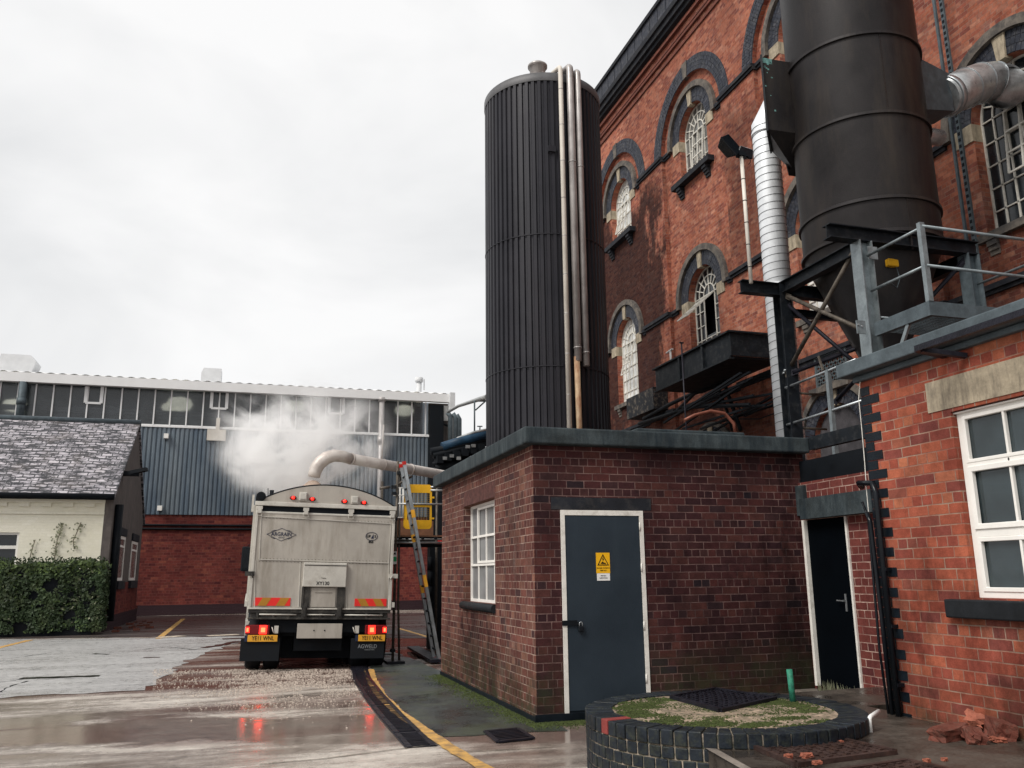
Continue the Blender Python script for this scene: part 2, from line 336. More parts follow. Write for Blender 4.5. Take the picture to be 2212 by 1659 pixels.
def glass(name, col, rough=.06, blobs=None, spec=.5, alpha=None):
    t = NT(name); t.set(Roughness=rough); t.b.inputs['Specular IOR Level'].default_value = spec
    n = t.noise(2.2, 5); c = t.mix(1, col, t.ramp(n, [(.3, .6), (.7, 1.4)]), 'MULTIPLY')
    t.color(c); t.rough(t.ramp(t.noise(5, 4), [(.3, rough), (.7, rough+.12)])); return t.mat
M['glass_dark'] = glass('glass_dark', (.012,.016,.02)); M['glass_mid'] = glass('glass_mid_grey', (.12,.12,.115), .2)
M['glass_grey'] = glass('glass_obscured', (.17,.175,.18), .35); M['glass_white'] = glass('glass_bright_tint', (.62,.63,.62), .25)  # pale brewery panes: the light in the windows is put into the glass colour
M['glass_blue'] = glass('glass_blue', (.015,.03,.038), .05)

def roomglass():
    t = NT('glass_room'); t.set(Roughness=.03); t.color(t.mix(1, (.15,.21,.235), t.ramp(t.noise(1.5, 6, .6), [(.3,.5),(.7,1.3)]), 'MULTIPLY')); t.b.inputs['Transmission Weight'].default_value = .8; t.rough(t.ramp(t.noise(3, 6, .7), [(.4,.02),(.7,.10)])); return t.mat
M['glass_room'] = roomglass()
def emis(name, col, st, base=(.3,.01,.01)):
    t = NT(name); t.color(t.mix(0, base, base)); t.set(Roughness=.15)
    t.b.inputs['Emission Color'].default_value = (*col, 1); t.b.inputs['Emission Strength'].default_value = st; return t.mat
M['lamp_hot'] = emis('lamp_lit', (1, .012, .006), 4.5); M['lamp_core'] = emis('lamp_core', (1, .06, .02), 7.0)
M['lens_red'] = plain('lens_red', (.16,.01,.012), .15, var=.1, bump=0)

# slate roof
t = NT('slate_roof'); o_ = t.sep(); cbn = t.n.new('ShaderNodeCombineXYZ'); t.lk(o_[0], cbn.inputs[0]); t.lk(t.math('MULTIPLY', o_[2], 1.7), cbn.inputs[1])
bn_ = t.n.new('ShaderNodeTexBrick'); bn_.inputs['Color1'].default_value = (.34,.32,.35,1); bn_.inputs['Color2'].default_value = (.50,.47,.50,1); bn_.inputs['Mortar'].default_value = (.05,.05,.055,1)
for k_, v_ in (('Scale', 1), ('Mortar Size', .02), ('Mortar Smooth', .1), ('Brick Width', .34), ('Row Height', .20)): bn_.inputs[k_].default_value = v_
t.lk(cbn.outputs[0], bn_.inputs['Vector'])
pn = t.noise(3.2, 9, .8, mapsc=(.7, 1, 4.2)); c_ = t.mix(t.ramp(pn, [(.475, 0), (.505, .96)]), bn_.outputs[0], (.022, .023, .027))
c_ = t.mix(t.ramp(t.noise(1.1, 6, .7), [(.5, 0), (.75, .5)]), c_, (.12,.10,.085))
t.color(c_); t.set(Roughness=.6); t.b.inputs['Specular IOR Level'].default_value = .3; t.bump(bn_.outputs['Fac'], -.5, .02); M['slate'] = t.mat

def ground_mat(name, dry, wet, dark, streak=(.16, 1.5, 1), lo=.42, hi=.6, wl_=.10, wd=.55, moss=None, red=None, patch_scale=.35, speck=.5, puddle=False):
    t = NT(name); s1 = t.noise(1.1, 7, .62, mapsc=streak, dist=.3); s2 = t.noise(patch_scale, 6, .6)
    fine = t.noise(55, 5, .75); med = t.noise(7, 6, .7)
    k = t.math('ADD', t.math('MULTIPLY', s1, .62), t.math('MULTIPLY', s2, .38))
    if puddle:
        o = t.sep(); w = t.math('MULTIPLY', t.math('SUBTRACT', t.noise(.9, 5, .6), .5), 2.0); yy = t.math('ADD', t.math('ADD', o[1], t.math('MULTIPLY', o[0], .30)), w)
        k = t.math('SUBTRACT', k, t.math('MULTIPLY', t.band(yy, 9.4, 11.0, .3), .16))
    wetf = t.ramp(k, [(lo, 1), (hi, 0)])                       # 1 = film of water
    c = t.mix(wetf, dry, wet)
    if red: c = t.mix(t.ramp(t.noise(.5, 5, .6, mapsc=(.5, 1.3, 1)), [(.48, 0), (.6, .8)]), c, red)
    c = t.mix(t.ramp(t.noise(2.3, 8, .72), [(.55, 0), (.68, .65)]), c, dark)
    c = t.mix(.7, c, t.ramp(med, [(.3, .7), (.7, 1.25)]), 'MULTIPLY')
    c = t.mix(speck, c, t.ramp(fine, [(.35, .35), (.5, 1), (.68, 1.9)]), 'MULTIPLY')
    if puddle:
        z2 = t.math('MULTIPLY', t.band(t.math('ADD', o[1], w), 13.6, 27, .6), t.ramp(t.noise(.9, 6, .65, mapsc=(.3, 1.6, 1)), [(.36, .15), (.52, .9)]))
        c = t.mix(z2, c, (.125,.070,.056)); wetf = t.math('ADD', wetf, t.math('MULTIPLY', z2, .25), True)
    if moss: c = t.mix(t.ramp(t.noise(1.4, 8, .7), [(.46, 0), (.6, moss)]), c, (.045, .058, .022))
    t.color(c)
    r = t.mix(wetf, t.ramp(med, [(.3, wd-.1), (.7, wd+.12)]), t.ramp(med, [(.35, wl_), (.7, wl_+.08)])); t.rough(r)
    t.b.inputs['Specular IOR Level'].default_value = .6
    h = t.mix(t.math('MULTIPLY', wetf, .93), fine, (.5,.5,.5)); t.bump(h, .5, .012)
    return t.mat
M['ground'] = ground_mat('ground_wet_concrete', (.57,.52,.46), (.22,.18,.155), (.11,.09,.08), red=(.16,.108,.092), wd=.42, wl_=.05, puddle=True, lo=.42, hi=.60, streak=(.35, 1.5, 1), speck=.35)
M['asphalt'] = ground_mat('asphalt_grey', (.40,.395,.39), (.34,.335,.33), (.12,.12,.12), lo=.36, hi=.56, wd=.34, wl_=.2, speck=.4)
M['asphalt_side'] = ground_mat('asphalt_side', (.042,.050,.048), (.022,.030,.032), (.03,.022,.018), lo=.38, hi=.58, wd=.5, wl_=.16, moss=.5, speck=1.0, streak=(1,1,1))
M['asphalt_far'] = ground_mat('asphalt_far', (.06,.046,.042), (.035,.028,.028), (.035,.03,.03), lo=.42, hi=.58, wd=.45, wl_=.2)
M['platform'] = ground_mat('platform_concrete', (.075,.062,.05), (.030,.024,.020), (.018,.015,.014), streak=(1,1,1), lo=.44, hi=.58, wd=.5, wl_=.16, speck=.6)
M['puddle'] = plain('puddle_water', (.05,.045,.042), .06, var=.3, bump=0, spec=.5)
M['line'] = plain('yellow_line', (.58,.34,.10), .6, var=.35, scale=5, dirt=(.16,.11,.08), dirt_amt=.75, fine=80)
M['line_white'] = plain('road_marking', (.55,.47,.38), .6, var=.3, scale=6, dirt=(.15,.11,.09), dirt_amt=.7)
M['grit'] = plain('grit', (.48,.41,.35), .7, var=.5, scale=30, bump=0)
M['cobble'] = plain('well_concrete', (.37,.28,.21), .85, var=.45, scale=10, dirt=(.055,.06,.035), dirt_amt=.9)

# ================================================================== GROUND
def structure(o): o['kind'] = 'structure'; return o
g = MB(); xs = [-400,-60,-20]+[-12+i*.5 for i in range(61)]+[24,60,400]; ys = [-300,-30,0]+[2+i*1.5 for i in range(40)]+[120,500]
g.add([(x, y, zg(x)) for y in ys for x in xs], [(j*len(xs)+i, j*len(xs)+i+1, (j+1)*len(xs)+i+1, (j+1)*len(xs)+i) for j in range(len(ys)-1) for i in range(len(xs)-1)])
structure(g.build('ground', M['ground'], fix=False))
def GP(x, y): p = at(x, y, 'Z', 0); return at(x, y, 'Z', zg(p.x))
def sheet(name, px, mat, dz, pts=None, rag=0):
    P = pts or [tuple(GP(*p))[:2] for p in px]
    Q = []
    for i in range(len(P)):
        a, b = Vector(P[i]), Vector(P[(i+1) % len(P)]); n = max(1, int((b-a).length/.25)) if rag else max(1, int((b-a).length/1.0))
        n = min(n, 60)
        for k in range(n):
            q = a+(b-a)*k/n
            if rag: q += Vector((random.uniform(-rag, rag), random.uniform(-rag, rag)))
            Q.append(q)
    m = MB(); tri = tessellate_polygon([[Vector((q.x, q.y, 0)) for q in Q]])
    m.add([(q.x, q.y, zg(q.x)+dz) for q in Q], [tuple(t) for t in tri])
    o = m.build(name, mat)
    for p_ in o.data.polygons:
        pass
    import bmesh
    bm = bmesh.new(); bm.from_mesh(o.data)
    for f in bm.faces:
        if f.normal.z < 0: f.normal_flip()
    bm.to_mesh(o.data); bm.free()
    return structure(o)
sheet('road_surface', [(-260,1520),(-260,1384),(0,1381),(380,1377),(560,1374),(498,1392),(415,1424),(352,1462),(300,1490),(150,1500),(0,1507)], M['asphalt'], .004, rag=.14)
sheet('road_surface', [(-200,1340),(0,1340),(280,1331),(1100,1322),(1100,1382),(640,1374),(380,1376),(0,1380),(-200,1384)], M['asphalt_far'], .004)
sheet('pavement', None, M['asphalt_side'], .005, pts=[tuple(GP(*p))[:2] for p in [(800,1440),(835,1500),(900,1556),(948,1592),(1020,1590),(1085,1583)]]+[(3.3,8.9),(3.3,14.4),(3.1,19),(2.3,19)], rag=.03)
def strip(name, px, w, mat, dz, jag=0, closed=False):
    P = [Vector(tuple(GP(*p))[:2]) for p in px]; Q = []
    for i in range(len(P)-1):
        n = max(2, int((P[i+1]-P[i]).length/.12)); Q += [P[i]+(P[i+1]-P[i])*k/n for k in range(n)]
    Q.append(P[-1]); L = []; R_ = []
    for i, q in enumerate(Q):
        d = (Q[min(i+1, len(Q)-1)]-Q[max(i-1, 0)]).normalized(); n = Vector((-d.y, d.x))
        ww = w[0]+(w[1]-w[0])*i/len(Q) if isinstance(w, tuple) else w
        L.append(q+n*(ww/2+random.uniform(-jag, jag))); R_.append(q-n*(ww/2+random.uniform(-jag, jag)))
    k = len(Q); m = MB(); m.add([(q.x, q.y, zg(q.x)+dz) for q in L+R_], [(i, i+1, k+i+1, k+i) for i in range(k-1)])
    return structure(m.build(name, mat))
strip('road_line', [(797,1447),(803,1470),(822,1503),(860,1540),(905,1572),(955,1605),(1000,1634),(1060,1668),(1120,1705)], (.17,.13), M['line'], .010, jag=.010)
strip('road_line', [(342,1380),(396,1337)], .16, M['line'], .008)
strip('road_line', [(-60,1415),(0,1399),(66,1383)], .18, M['line'], .009, jag=.02)
strip('road_line', [(66,1382),(340,1377)], .07, M['line_white'], .009, jag=.01)
strip('road_line', [(340,1378),(395,1374)], .45, M['line_white'], .010, jag=.01)
strip('road_line', [(448,1374),(515,1371)], .45, M['line_white'], .009, jag=.01)
strip('road_line', [(862,1358),(910,1372),(945,1385)], .12, M['line'], .008, jag=.01)
strip('ground_line', [(560,1652),(700,1640),(930,1610),(960,1608)], .02, M['mortar'], .007, jag=.005)
strip('ground_line', [(1000,1625),(1140,1618),(1230,1612)], .018, M['mortar'], .008, jag=.005)
# cracks in the asphalt
for cr in ([(310,1403),(360,1398),(420,1404),(470,1396),(510,1385)], [(0,1424),(60,1418),(100,1412)], [(0,1475),(60,1466),(180,1466)], [(0,1496),(30,1480),(60,1472)]):
    strip('ground_line', cr, .02, M['black_rubber'], .009, jag=.03)
for pd_, w_ in (([(45,1466),(120,1464),(215,1461)], .22), ([(440,1400),(478,1394),(512,1386)], .25), ([(200,1413),(235,1414)], .08), ([(310,1421),(345,1421)], .07), ([(480,1381),(560,1378)], .35)):
    strip('puddle', pd_, w_, M['puddle'], .011, jag=.05)

# drain channel with grates
dr = empty('drain_channel', GP(840,1530), 'long black slotted drain channel running beside the yellow line', 'drain')
pth = [Vector(GP(*p)) for p in [(775,1440),(782,1466),(808,1503),(845,1546),(885,1588),(912,1616)]]
Q = []
for i in range(len(pth)-1):
    n = int((pth[i+1]-pth[i]).length/.03); Q += [pth[i]+(pth[i+1]-pth[i])*k/n for k in range(n)]
ch = MB(); gr = MB()
for i in range(0, len(Q)-1):
    d = (Q[i+1]-Q[i]).normalized(); n = Vector((-d.y, d.x, 0))
    up = Vector((0,0,.008+random.uniform(0, .003))) 
    if i % 33 == 32: continue
    for off in (-.115, .115): gr.bar(Q[i]+n*off+up, Q[i+1]+n*off+up, .05, .012)
    if i % 2 == 0: gr.bar(Q[i]-n*.10+up, Q[i]+n*.10+up, .017, .010)
ch.mi = 0
for i in range(0, len(Q)-4, 4):
    d = (Q[i+4]-Q[i]).normalized(); n = Vector((-d.y, d.x, 0)); z = Vector((0,0,.0065))
    ch.poly([Q[i]-n*.16+z, Q[i+4]-n*.16+z, Q[i+4]+n*.16+z, Q[i]+n*.16+z])
ch.build('channel', M['iron'], dr); gr.build('grate', M['iron'], dr)

# road gully grate by the corner
gd = empty('drain_grate', at(1095,1592,'Z',0), 'square iron gully grate set in the tarmac near the building corner', 'drain')
c4 = [at(*p,'Z',0) for p in ((1048,1583),(1118,1577),(1152,1598),(1076,1606))]
m = MB(); m.poly([p+Vector((0,0,.011)) for p in c4]); m.build('pit', M['black'], gd)
m = MB()
for i in range(8):
    f = .06+.125*i; a = c4[0].lerp(c4[3], f); b = c4[1].lerp(c4[2], f); m.bar(a+Vector((0,0,.016)), b+Vector((0,0,.016)), .026, .012)
for i in range(4): m.bar(c4[i]+Vector((0,0,.016)), c4[(i+1) % 4]+Vector((0,0,.016)), .04, .016)
m.build('grating', M['iron'], gd)

# spilled wet grit behind the truck
m = MB()
def tetra(m, p, r):
    a = random.random()*6.28; vs = [p+Vector((cos(a+k*2.09)*r, sin(a+k*2.09)*r*.8, 0)) for k in range(3)]+[p+Vector((random.uniform(-.3,.3)*r, random.uniform(-.3,.3)*r, r*random.uniform(.4,.8)))]
    m.add(vs, [(0,1,3),(1,2,3),(2,0,3)])
from mathutils import noise as mnoise
for i in range(16000):
    y = 1446+abs(random.gauss(0, 1))*34; x = random.gauss(600, 130) if random.random() < .75 else random.uniform(330, 790)
    if not 330 < x < 760+(y-1450)*.9 or y > 1600: continue
    p = GP(x, y)
    if mnoise.noise(Vector((p.x*.7, p.y*1.3, 0)))+.6*mnoise.noise(p*4.1) < random.uniform(-.45, .35): continue
    if hypot(x-672, (y-1496)*2.2) < 24: continue
    tetra(m, p+Vector((0,0,.004)), random.uniform(.006, .018))
o = m.build('spilled_grit', M['grit'], fix=False); o['kind'] = 'stuff'; tag(o, 'pale grit and spilled grain scattered on the wet ground behind the lorry', 'grit')

# ================================================================== SMALL BRICK BUILDING
AX0, AX1, AY0, AY1, AZ = 3.135, 6.86, 9.452, 14.45, 3.10
sb = empty('brick_outbuilding', (5, 12, 0), 'low flat-roofed dark brick outbuilding with a navy steel door and barred side window', 'building')
dX0, dX1, dZ1 = 3.463, 4.525, 2.34
m = MB(); m.shape([[(AX0+.215, 0.0),(dX0, 0.0),(dX0, dZ1),(dX1, dZ1),(dX1, 0.0),(AX1, 0.0),(AX1, AZ),(AX0+.215, AZ)]], 'Y', AY0, AY0+.215)
m.box(AX0+.215, AX1, AY1-.2, AY1, 0, AZ); m.box(AX1-.2, AX1, AY0+.215, AY1-.2, 0, AZ)
m.build('front_wall', M['brick_front_shaded'], sb)
wy0, wy1, wz0, wz1 = 11.12, 12.90, 1.22, 2.635
m = MB(); m.shape([[(AY0, 0),(AY1, 0),(AY1, AZ),(AY0, AZ)], [(wy0, wz0),(wy1, wz0),(wy1, wz1),(wy0, wz1)]], 'X', AX0, AX0+.214)
m.build('side_wall', M['brick_side_lit'], sb)
m = MB(); m.box(AX0-.02, AX1, AY0-.018, AY0-.001, -.1, .085); m.box(AX0-.018, AX0-.001, AY0, AY1, -.1, .06)
m.build('plinth', M['quoin'], sb)
# corner return so that face A keeps its shaded brick colour up to the corner
m = MB(); m.box(AX0+.004, AX0+.2145, AY0-.002, AY0+.2, .086, AZ-.001); m.build('corner_pier', M['brick_front_shaded'], sb)
ov = .14
m = MB(); m.box(AX0-ov, AX1+.02, AY0-ov, AY1+.15, 3.10, 3.30); sl = m.build('roof_slab', M['slab'], sb)
md = sl.modifiers.new('b', 'BEVEL'); md.width = .02; md.segments = 2
m = MB(); m.box(4.85, 6.5, 10.2, 13.6, 3.302, 3.50); q = m.build('raised_slab', M['slab'], sb); md = q.modifiers.new('b', 'BEVEL'); md.width = .02; md.segments = 2
m = MB(); m.box(3.35, 4.64, AY0-.006, AY0+.1, 2.345, 2.49); m.build('lintel', M['dark_stone'], sb)
# soldier course over side window and brick sill
m = MB()
for i in range(22):
    y = wy0-.02+i*.0805; m.box(AX0-.004, AX0+.1, y+.006, y+.073, wz1+.002, wz1+.225)
m.build('soldier_course', M['soldier'], sb)
m = MB(); m.tube([(AX0-.01, wy0-.02, wz0-.055),(AX0-.01, wy1+.0, wz0-.055)], .058, 12); m.box(AX0-.02, AX0+.12, wy0-.0, wy1, wz0-.10, wz0-.012); m.build('sill', M['sill_black'], sb)
# side window : white steel frame, obscured panes
wx = AX0+.115
wf = MB()
def fr(m, y0, y1, z0, z1, w, x, d=.03): m.shape([[(y0,z0),(y1,z0),(y1,z1),(y0,z1)], [(y0+w,z0+w),(y1-w,z0+w),(y1-w,z1-w),(y0+w,z1-w)]], 'X', x, x+d)
fr(wf, wy0, wy1, wz0, wz1, .04, wx)
H_ = wz1-wz0; yl = wy0+(wy1-wy0)*.75
for zf in (.375, .665): wf.box(wx-.004, wx+.024, wy0+.04, wy1-.04, wz0+H_*zf-.016, wz0+H_*zf+.016)
fr(wf, wy0+.04, yl, wz0+H_*.39, wz1-.05, .035, wx-.012, .03)
for yf in (.25, .5, .745): wf.box(wx+.002, wx+.022, wy0+(wy1-wy0)*yf-.012, wy0+(wy1-wy0)*yf+.012, wz0+.04, wz1-.04)
sw = wf.build('side_window', M['white_frame'], sb)
m = MB(); m.box(wx+.026, wx+.03, wy0+.02, wy1-.02, wz0+.02, wz1-.02); m.build('pane', M['glass_grey'], sw)
m = MB(); m.box(wx-.02, wx-.012, wy0+.10, wy0+.19, wz1-.19, wz1-.11); m.build('sticker', M['red_plastic'], sw)
# blue steel door
df = MB(); fw = .052
df.box(dX0+.002, dX0+fw, AY0-.015, AY0+.06, .03, dZ1); df.box(dX1-fw, dX1-.002, AY0-.015, AY0+.06, .08, dZ1); df.box(dX0+fw, dX1-fw, AY0-.014, AY0+.06, dZ1-.06, dZ1)
door_frame = df.build('door_frame', M['white_old'], sb)
m = MB(); m.box(dX0+fw+.002, dX1-fw-.002, AY0-.008, AY0+.03, .10, dZ1-.062); door = m.build('door', M['door_blue'], sb); md = door.modifiers.new('b', 'BEVEL'); md.width = .006
m = MB(); m.box(dX0+fw, dX1-fw, AY0-.004, AY0+.1, 0, .099); m.build('doorstep', M['quoin'], sb)
m = MB()
for z in (.36, .95, 1.62, 2.1): m.cyl((dX1-fw+.004, AY0-.012, z), (dX1-fw+.004, AY0-.012, z+.1), .010, 8)
m.build('hinge', M['white_old'], door)
m = MB(); m.box(dX0-.01, dX0+.17, AY0-.028, AY0-.016, 1.028, 1.085); m.cyl((dX0+.19, AY0-.03, 1.045), (dX0+.19, AY0-.008, 1.045), .02, 10); m.build('hasp', M['black'], door)
pl = empty('padlock', (3.672, AY0-.035, 1.02), 'small steel padlock hanging from the hasp of the blue door', 'padlock')
m = MB(); m.box(3.642, 3.706, AY0-.047, AY0-.022, .955, 1.02); bd = m.build('body', M['dark_steel'], pl); md = bd.modifiers.new('b', 'BEVEL'); md.width = .008; md.segments = 2
m = MB(); m.tube([(3.656, AY0-.035, 1.018)]+[(3.674-.018*cos(a), AY0-.035, 1.045+.02*sin(a)) for a in [pi*i/8 for i in range(9)]]+[(3.692, AY0-.035, 1.018)], .006, 8); m.build('shackle', M['alu'], pl)
# warning sign on the door
k0 = at(1287,1194,'Y',AY0-.01); k1 = at(1318,1238,'Y',AY0-.01); sx0, sx1, sz1, sz0 = k0.x, k1.x, k0.z, k1.z
m = MB(); m.box(sx0, sx1, AY0-.012, AY0-.0085, sz0, sz1); ws = m.build('warning_sign', M['yellow_sign'], door)
cxs = (sx0+sx1)/2; wS = sx1-sx0; tz0 = sz0+(sz1-sz0)*.38; th = (sz1-sz0)*.56
m = MB(); m.shape([[(cxs-wS*.42, tz0),(cxs+wS*.42, tz0),(cxs, tz0+th)], [(cxs-wS*.33, tz0+th*.07),(cxs+wS*.33, tz0+th*.07),(cxs, tz0+th*.86)]], 'Y', AY0-.0145, AY0-.0125)
m.shape([[(cxs+.008, tz0+th*.78),(cxs-.012, tz0+th*.52),(cxs+.002, tz0+th*.52),(cxs-.006, tz0+th*.36),(cxs+.016, tz0+th*.58),(cxs+.003, tz0+th*.58)]], 'Y', AY0-.0145, AY0-.0125)
m.shape([[(cxs-.034, tz0+th*.14),(cxs+.03, tz0+th*.12),(cxs+.036, tz0+th*.2),(cxs+.01, tz0+th*.25),(cxs-.006, tz0+th*.34),(cxs-.018, tz0+th*.28),(cxs-.022, tz0+th*.2)]], 'Y', AY0-.0145, AY0-.0125)
m.build('warning_symbol', M['sign_black'], ws)
def abs_loc(o):
    q = Vector((0,0,0))
    while o is not None: q += o.location; o = o.parent
    return q
def T3(body, size, w, parent, mat, name='lettering', bold=.0, rot=(pi/2,0,0), **k):
    return text(body, size, Vector(w)-abs_loc(parent), rot, mat, parent, name, ext=.0008, bold=bold, **k)
T3('DANGER OF DEATH', .018, (cxs, AY0-.0135, sz0+(sz1-sz0)*.25), ws, M['sign_black'])
T3('KEEP OUT', .018, (cxs, AY0-.0135, sz0+(sz1-sz0)*.13), ws, M['sign_black'])
m = MB(); m.box(sx0+.006, sx1-.004, AY0-.0115, AY0-.0085, sz0-.085, sz0-.002); ns = m.build('notice_plate', M['sign_white'], door)
T3('PRIMARY', .017, (cxs, AY0-.013, sz0-.03), ns, M['dark_steel']); T3('SUBSTATION', .017, (cxs, AY0-.013, sz0-.055), ns, M['dark_steel'])

# moss and grit caught along the foot of the outbuilding
m = MB()
def mossline(x0, y0, x1, y1, n, w):
    d = Vector((x1-x0, y1-y0, 0)); nn = Vector((-d.y, d.x, 0)).normalized()
    for i in range(n):
        f = random.random(); k = .5+.5*sin(f*17)+.4*sin(f*41+1)
        if random.random() > .35+.5*k: continue
        p = Vector((x0, y0, .005))+d*f+nn*(abs(random.gauss(0, w)))
        tetra(m, p, random.uniform(.006, .018))
mossline(AX0-.02, AY0, AX0-.02, AY1, 5200, .13); mossline(AX0+1.4, AY0-.02, AX0-.1, AY0-.02, -0, .1)
for i in range(2600):
    x = AX0-.15+random.random()*1.25; tetra(m, Vector((x, AY0-.03-abs(random.gauss(0, .16)), .005)), random.uniform(.006, .017))
o = m.build('moss', M['moss'], fix=False); o['kind'] = 'stuff'; tag(o, 'green moss along the foot of the dark brick outbuilding', 'moss')

# ================================================================== LINK WALL WITH THE BLACK DOOR
LX = 6.75
lw = empty('link_wall', (LX, 8.6, 0), 'narrow dark red brick wall with an open black doorway under a concrete beam', 'wall')
pd = [at(1757,1480,'X',LX), at(1862,1497,'X',LX), at(1728,1120,'X',LX), at(1830,1112,'X',LX)]
dy1, dy0, dzt = 9.40, 8.55, 2.24
m = MB(); m.shape([[(7.0, 0),(dy0, 0),(dy0, dzt),(dy1, dzt),(dy1, 0),(AY0-.003, 0),(AY0-.003, 2.72),(7.0, 2.72)]], 'X', LX, LX+.2); m.build('brickwork', M['brick_door'], lw)
m = MB(); m.box(LX-.03, LX+.05, dy1-.045, dy1, .24, dzt-.0); m.box(LX-.025, LX+.05, dy0, dy0+.03, .22, dzt); m.build('door_frame', M['white_old'], lw)
m = MB(); m.box(LX+.02, LX+.06, dy0+.032, dy1-.047, .24, dzt-.002); bdo = m.build('door', M['door_black'], lw)
hp = at(1822,1298,'X',LX-.02)
m = MB(); m.box(LX+.010, LX+.019, hp.y-.014, hp.y+.014, hp.z-.12, hp.z+.08); m.bar((LX-.03, hp.y, hp.z),(LX-.03, hp.y+.11, hp.z+.004), .012, .012); m.bar((LX-.03, hp.y, hp.z),(LX+.01, hp.y, hp.z), .018); m.build('handle', M['alu'], bdo)
m = MB(); m.box(LX-.12, LX+.22, 7.2, AY0-.16, dzt+.005, 2.50); m.box(LX-.05, LX+.1, AY0-.17, AY0-.004, 2.3, 2.68); q = m.build('lintel', M['slab'], lw); 
m = MB(); m.box(LX+.04, LX+.08, 7.0, AY0-.01, 2.725, 3.0); m.build('void_panel', M['black'], lw)  # flat black sheet put in place of the dark void above the lintel
m = MB(); m.box(LX-.35, LX+.3, dy0-.75, AY0-.02, -.05, .2); m.build('doorstep', M['concrete'], lw)
m = MB()
for i in range(70):
    a = random.uniform(8.6, 9.2); x = LX-.05-random.random()*.1; h = random.uniform(.05, .15); l = random.uniform(-.06, .06)
    m.add([(x, a-.012, .2),(x, a+.012, .2),(x-.02+l, a+l, .2+h)], [(0,1,2)])
o = m.build('weeds', M['leaf_pale'], fix=False); tag(o, 'tuft of grey-green weeds at the foot of the black door', 'plant')
bm_ = MB()
b0 = at(1745,975,'Y',9.3); bm_.bar((6.9, 9.3, 3.22), (6.9, 6.9, 3.22), .08, .17)
bm_.bar((7.1, 9.2, 2.98), (7.1, 6.9, 2.98), .08, .16)
o = bm_.build('steel_beam', M['dark_steel']); tag(o, 'pair of dark steel beams bridging from the slab roof to the orange brick wall', 'beam')

# ================================================================== RIGHT ORANGE BRICK BUILDING
BX = 5.6; BY = 6.715
rb = empty('brick_building', (BX, 4, 0), 'orange brick building with black quoins and a big white multi-pane window', 'building')
tz = at(1850,800,'X',BX).z
q0 = at(2052,890,'X',BX); q1 = at(2105,1292,'X',BX); RY1 = (q0.y+q1.y)/2; RZ0, RZ1 = q1.z, q0.z; RY0 = RY1-1.75
m = MB(); m.shape([[(-2, -.3),(BY, -.3),(BY, 3.41),(-2, 3.41)], [(RY0, RZ0),(RY1, RZ0),(RY1, RZ1),(RY0, RZ1)]], 'X', BX, BX+.25); m.box(BX+.25, 9, BY-.25, BY-.002, -.3, 3.41)
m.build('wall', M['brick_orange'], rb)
m = MB()
for i in range(38):
    z0 = .2+i*.0896*1.0
    if z0 > 3.30: break
    L = (.225 if i % 2 else .115)+random.uniform(-.018, .018)
    m.box(BX-.006, BX+.1, BY-L, BY+.006, z0+.004, z0+.0856)
m.build('quoins', M['quoin'], rb)
l0 = at(1999,829,'X',BX); l1 = at(2006,889,'X',BX)
m = MB(); m.box(BX-.008, BX+.12, RY0-.3, l1.y, RZ1+.03, l0.z+.0); q = m.build('lintel', M['stone'], rb)
s0 = at(2053,1300,'X',BX); s1 = at(2060,1338,'X',BX)
m = MB(); m.box(BX-.07, BX+.12, RY0-.3, s0.y, RZ0-.16, RZ0-.012); q = m.build('sill', M['sill_black'], rb); md = q.modifiers.new('b', 'BEVEL'); md.width = .012; md.segments = 2
wxx = BX+.055; wf = MB(); fr(wf, RY0+.002, RY1-.002, RZ0, RZ1-.002, .055, wxx, .06)
Hh = RZ1-RZ0; ta = RZ0+Hh*.335; tb = RZ0+Hh*.69
wf.box(wxx-.004, wxx+.055, RY0+.055, RY1-.055, ta-.035, ta+.035); wf.box(wxx-.006, wxx+.055, RY0+.055, RY1-.055, tb-.03, tb+.03)
fr(wf, RY0+.05, RY1-.058, ta+.03, tb-.0, .045, wxx-.018, .04); fr(wf, RY0+.05, RY1-.058, RZ0+.05, ta-.034, .035, wxx-.010, .04); fr(wf, RY0+.05, RY1-.058, tb+.03, RZ1-.05, .03, wxx-.010, .04)
nb = 4
for i in range(1, nb):
    y = RY1-.055-(RY1-RY0-.11)*i/nb; wf.box(wxx-.006, wxx+.03, y-.011, y+.011, RZ0+.055, RZ1-.055)
wf.box(wxx-.03, wxx-.006, RY0+.3, RY1+.0, RZ1-.022, RZ1-.008)
rw = wf.build('window', M['white_frame'], rb); md = rw.modifiers.new('b', 'BEVEL'); md.width = .004
m = MB(); m.box(wxx+.032, wxx+.036, RY0+.03, RY1-.03, RZ0+.03, RZ1-.03); m.build('pane', M['glass_room'], rw)
m = MB(); m.box(BX+1.5, BX+1.6, -1.9, BY-.3, .5, 3.3); m.box(BX+.26, 8.9, -1.99, -1.9, -.3, 3.3); m.box(BX+.26, 8.9, -1.9, BY-.26, .5, .6); m.build('inner_wall', M['galv_dull'], rb)
m = MB(); m.box(BX+.7, BX+1.2, RY0, RY1-.3, 1.5, 1.54); m.box(BX+.75, BX+1.0, RY1-.9, RY1-.5, 1.54, 1.80); m.box(BX+.5, BX+.52, RY1-.75, RY1-.35, RZ0+.1, RZ0+.28); m.box(BX+.8, BX+1.1, RY0+.1, RY0+.4, 1.54, 1.7); m.build('shelf', M['white_plastic'], rb)
m = MB(); m.box(BX-.16, 9, -2, BY+.14, 3.45, 3.585); m.box(BX-.05, 9, -2, BY+.05, 3.39, 3.448); q = m.build('roof_edge', M['galv_dull'], rb); md = q.modifiers.new('b', 'BEVEL'); md.width = .012; md.segments = 2
e0 = at(2045,768,'X',BX); 
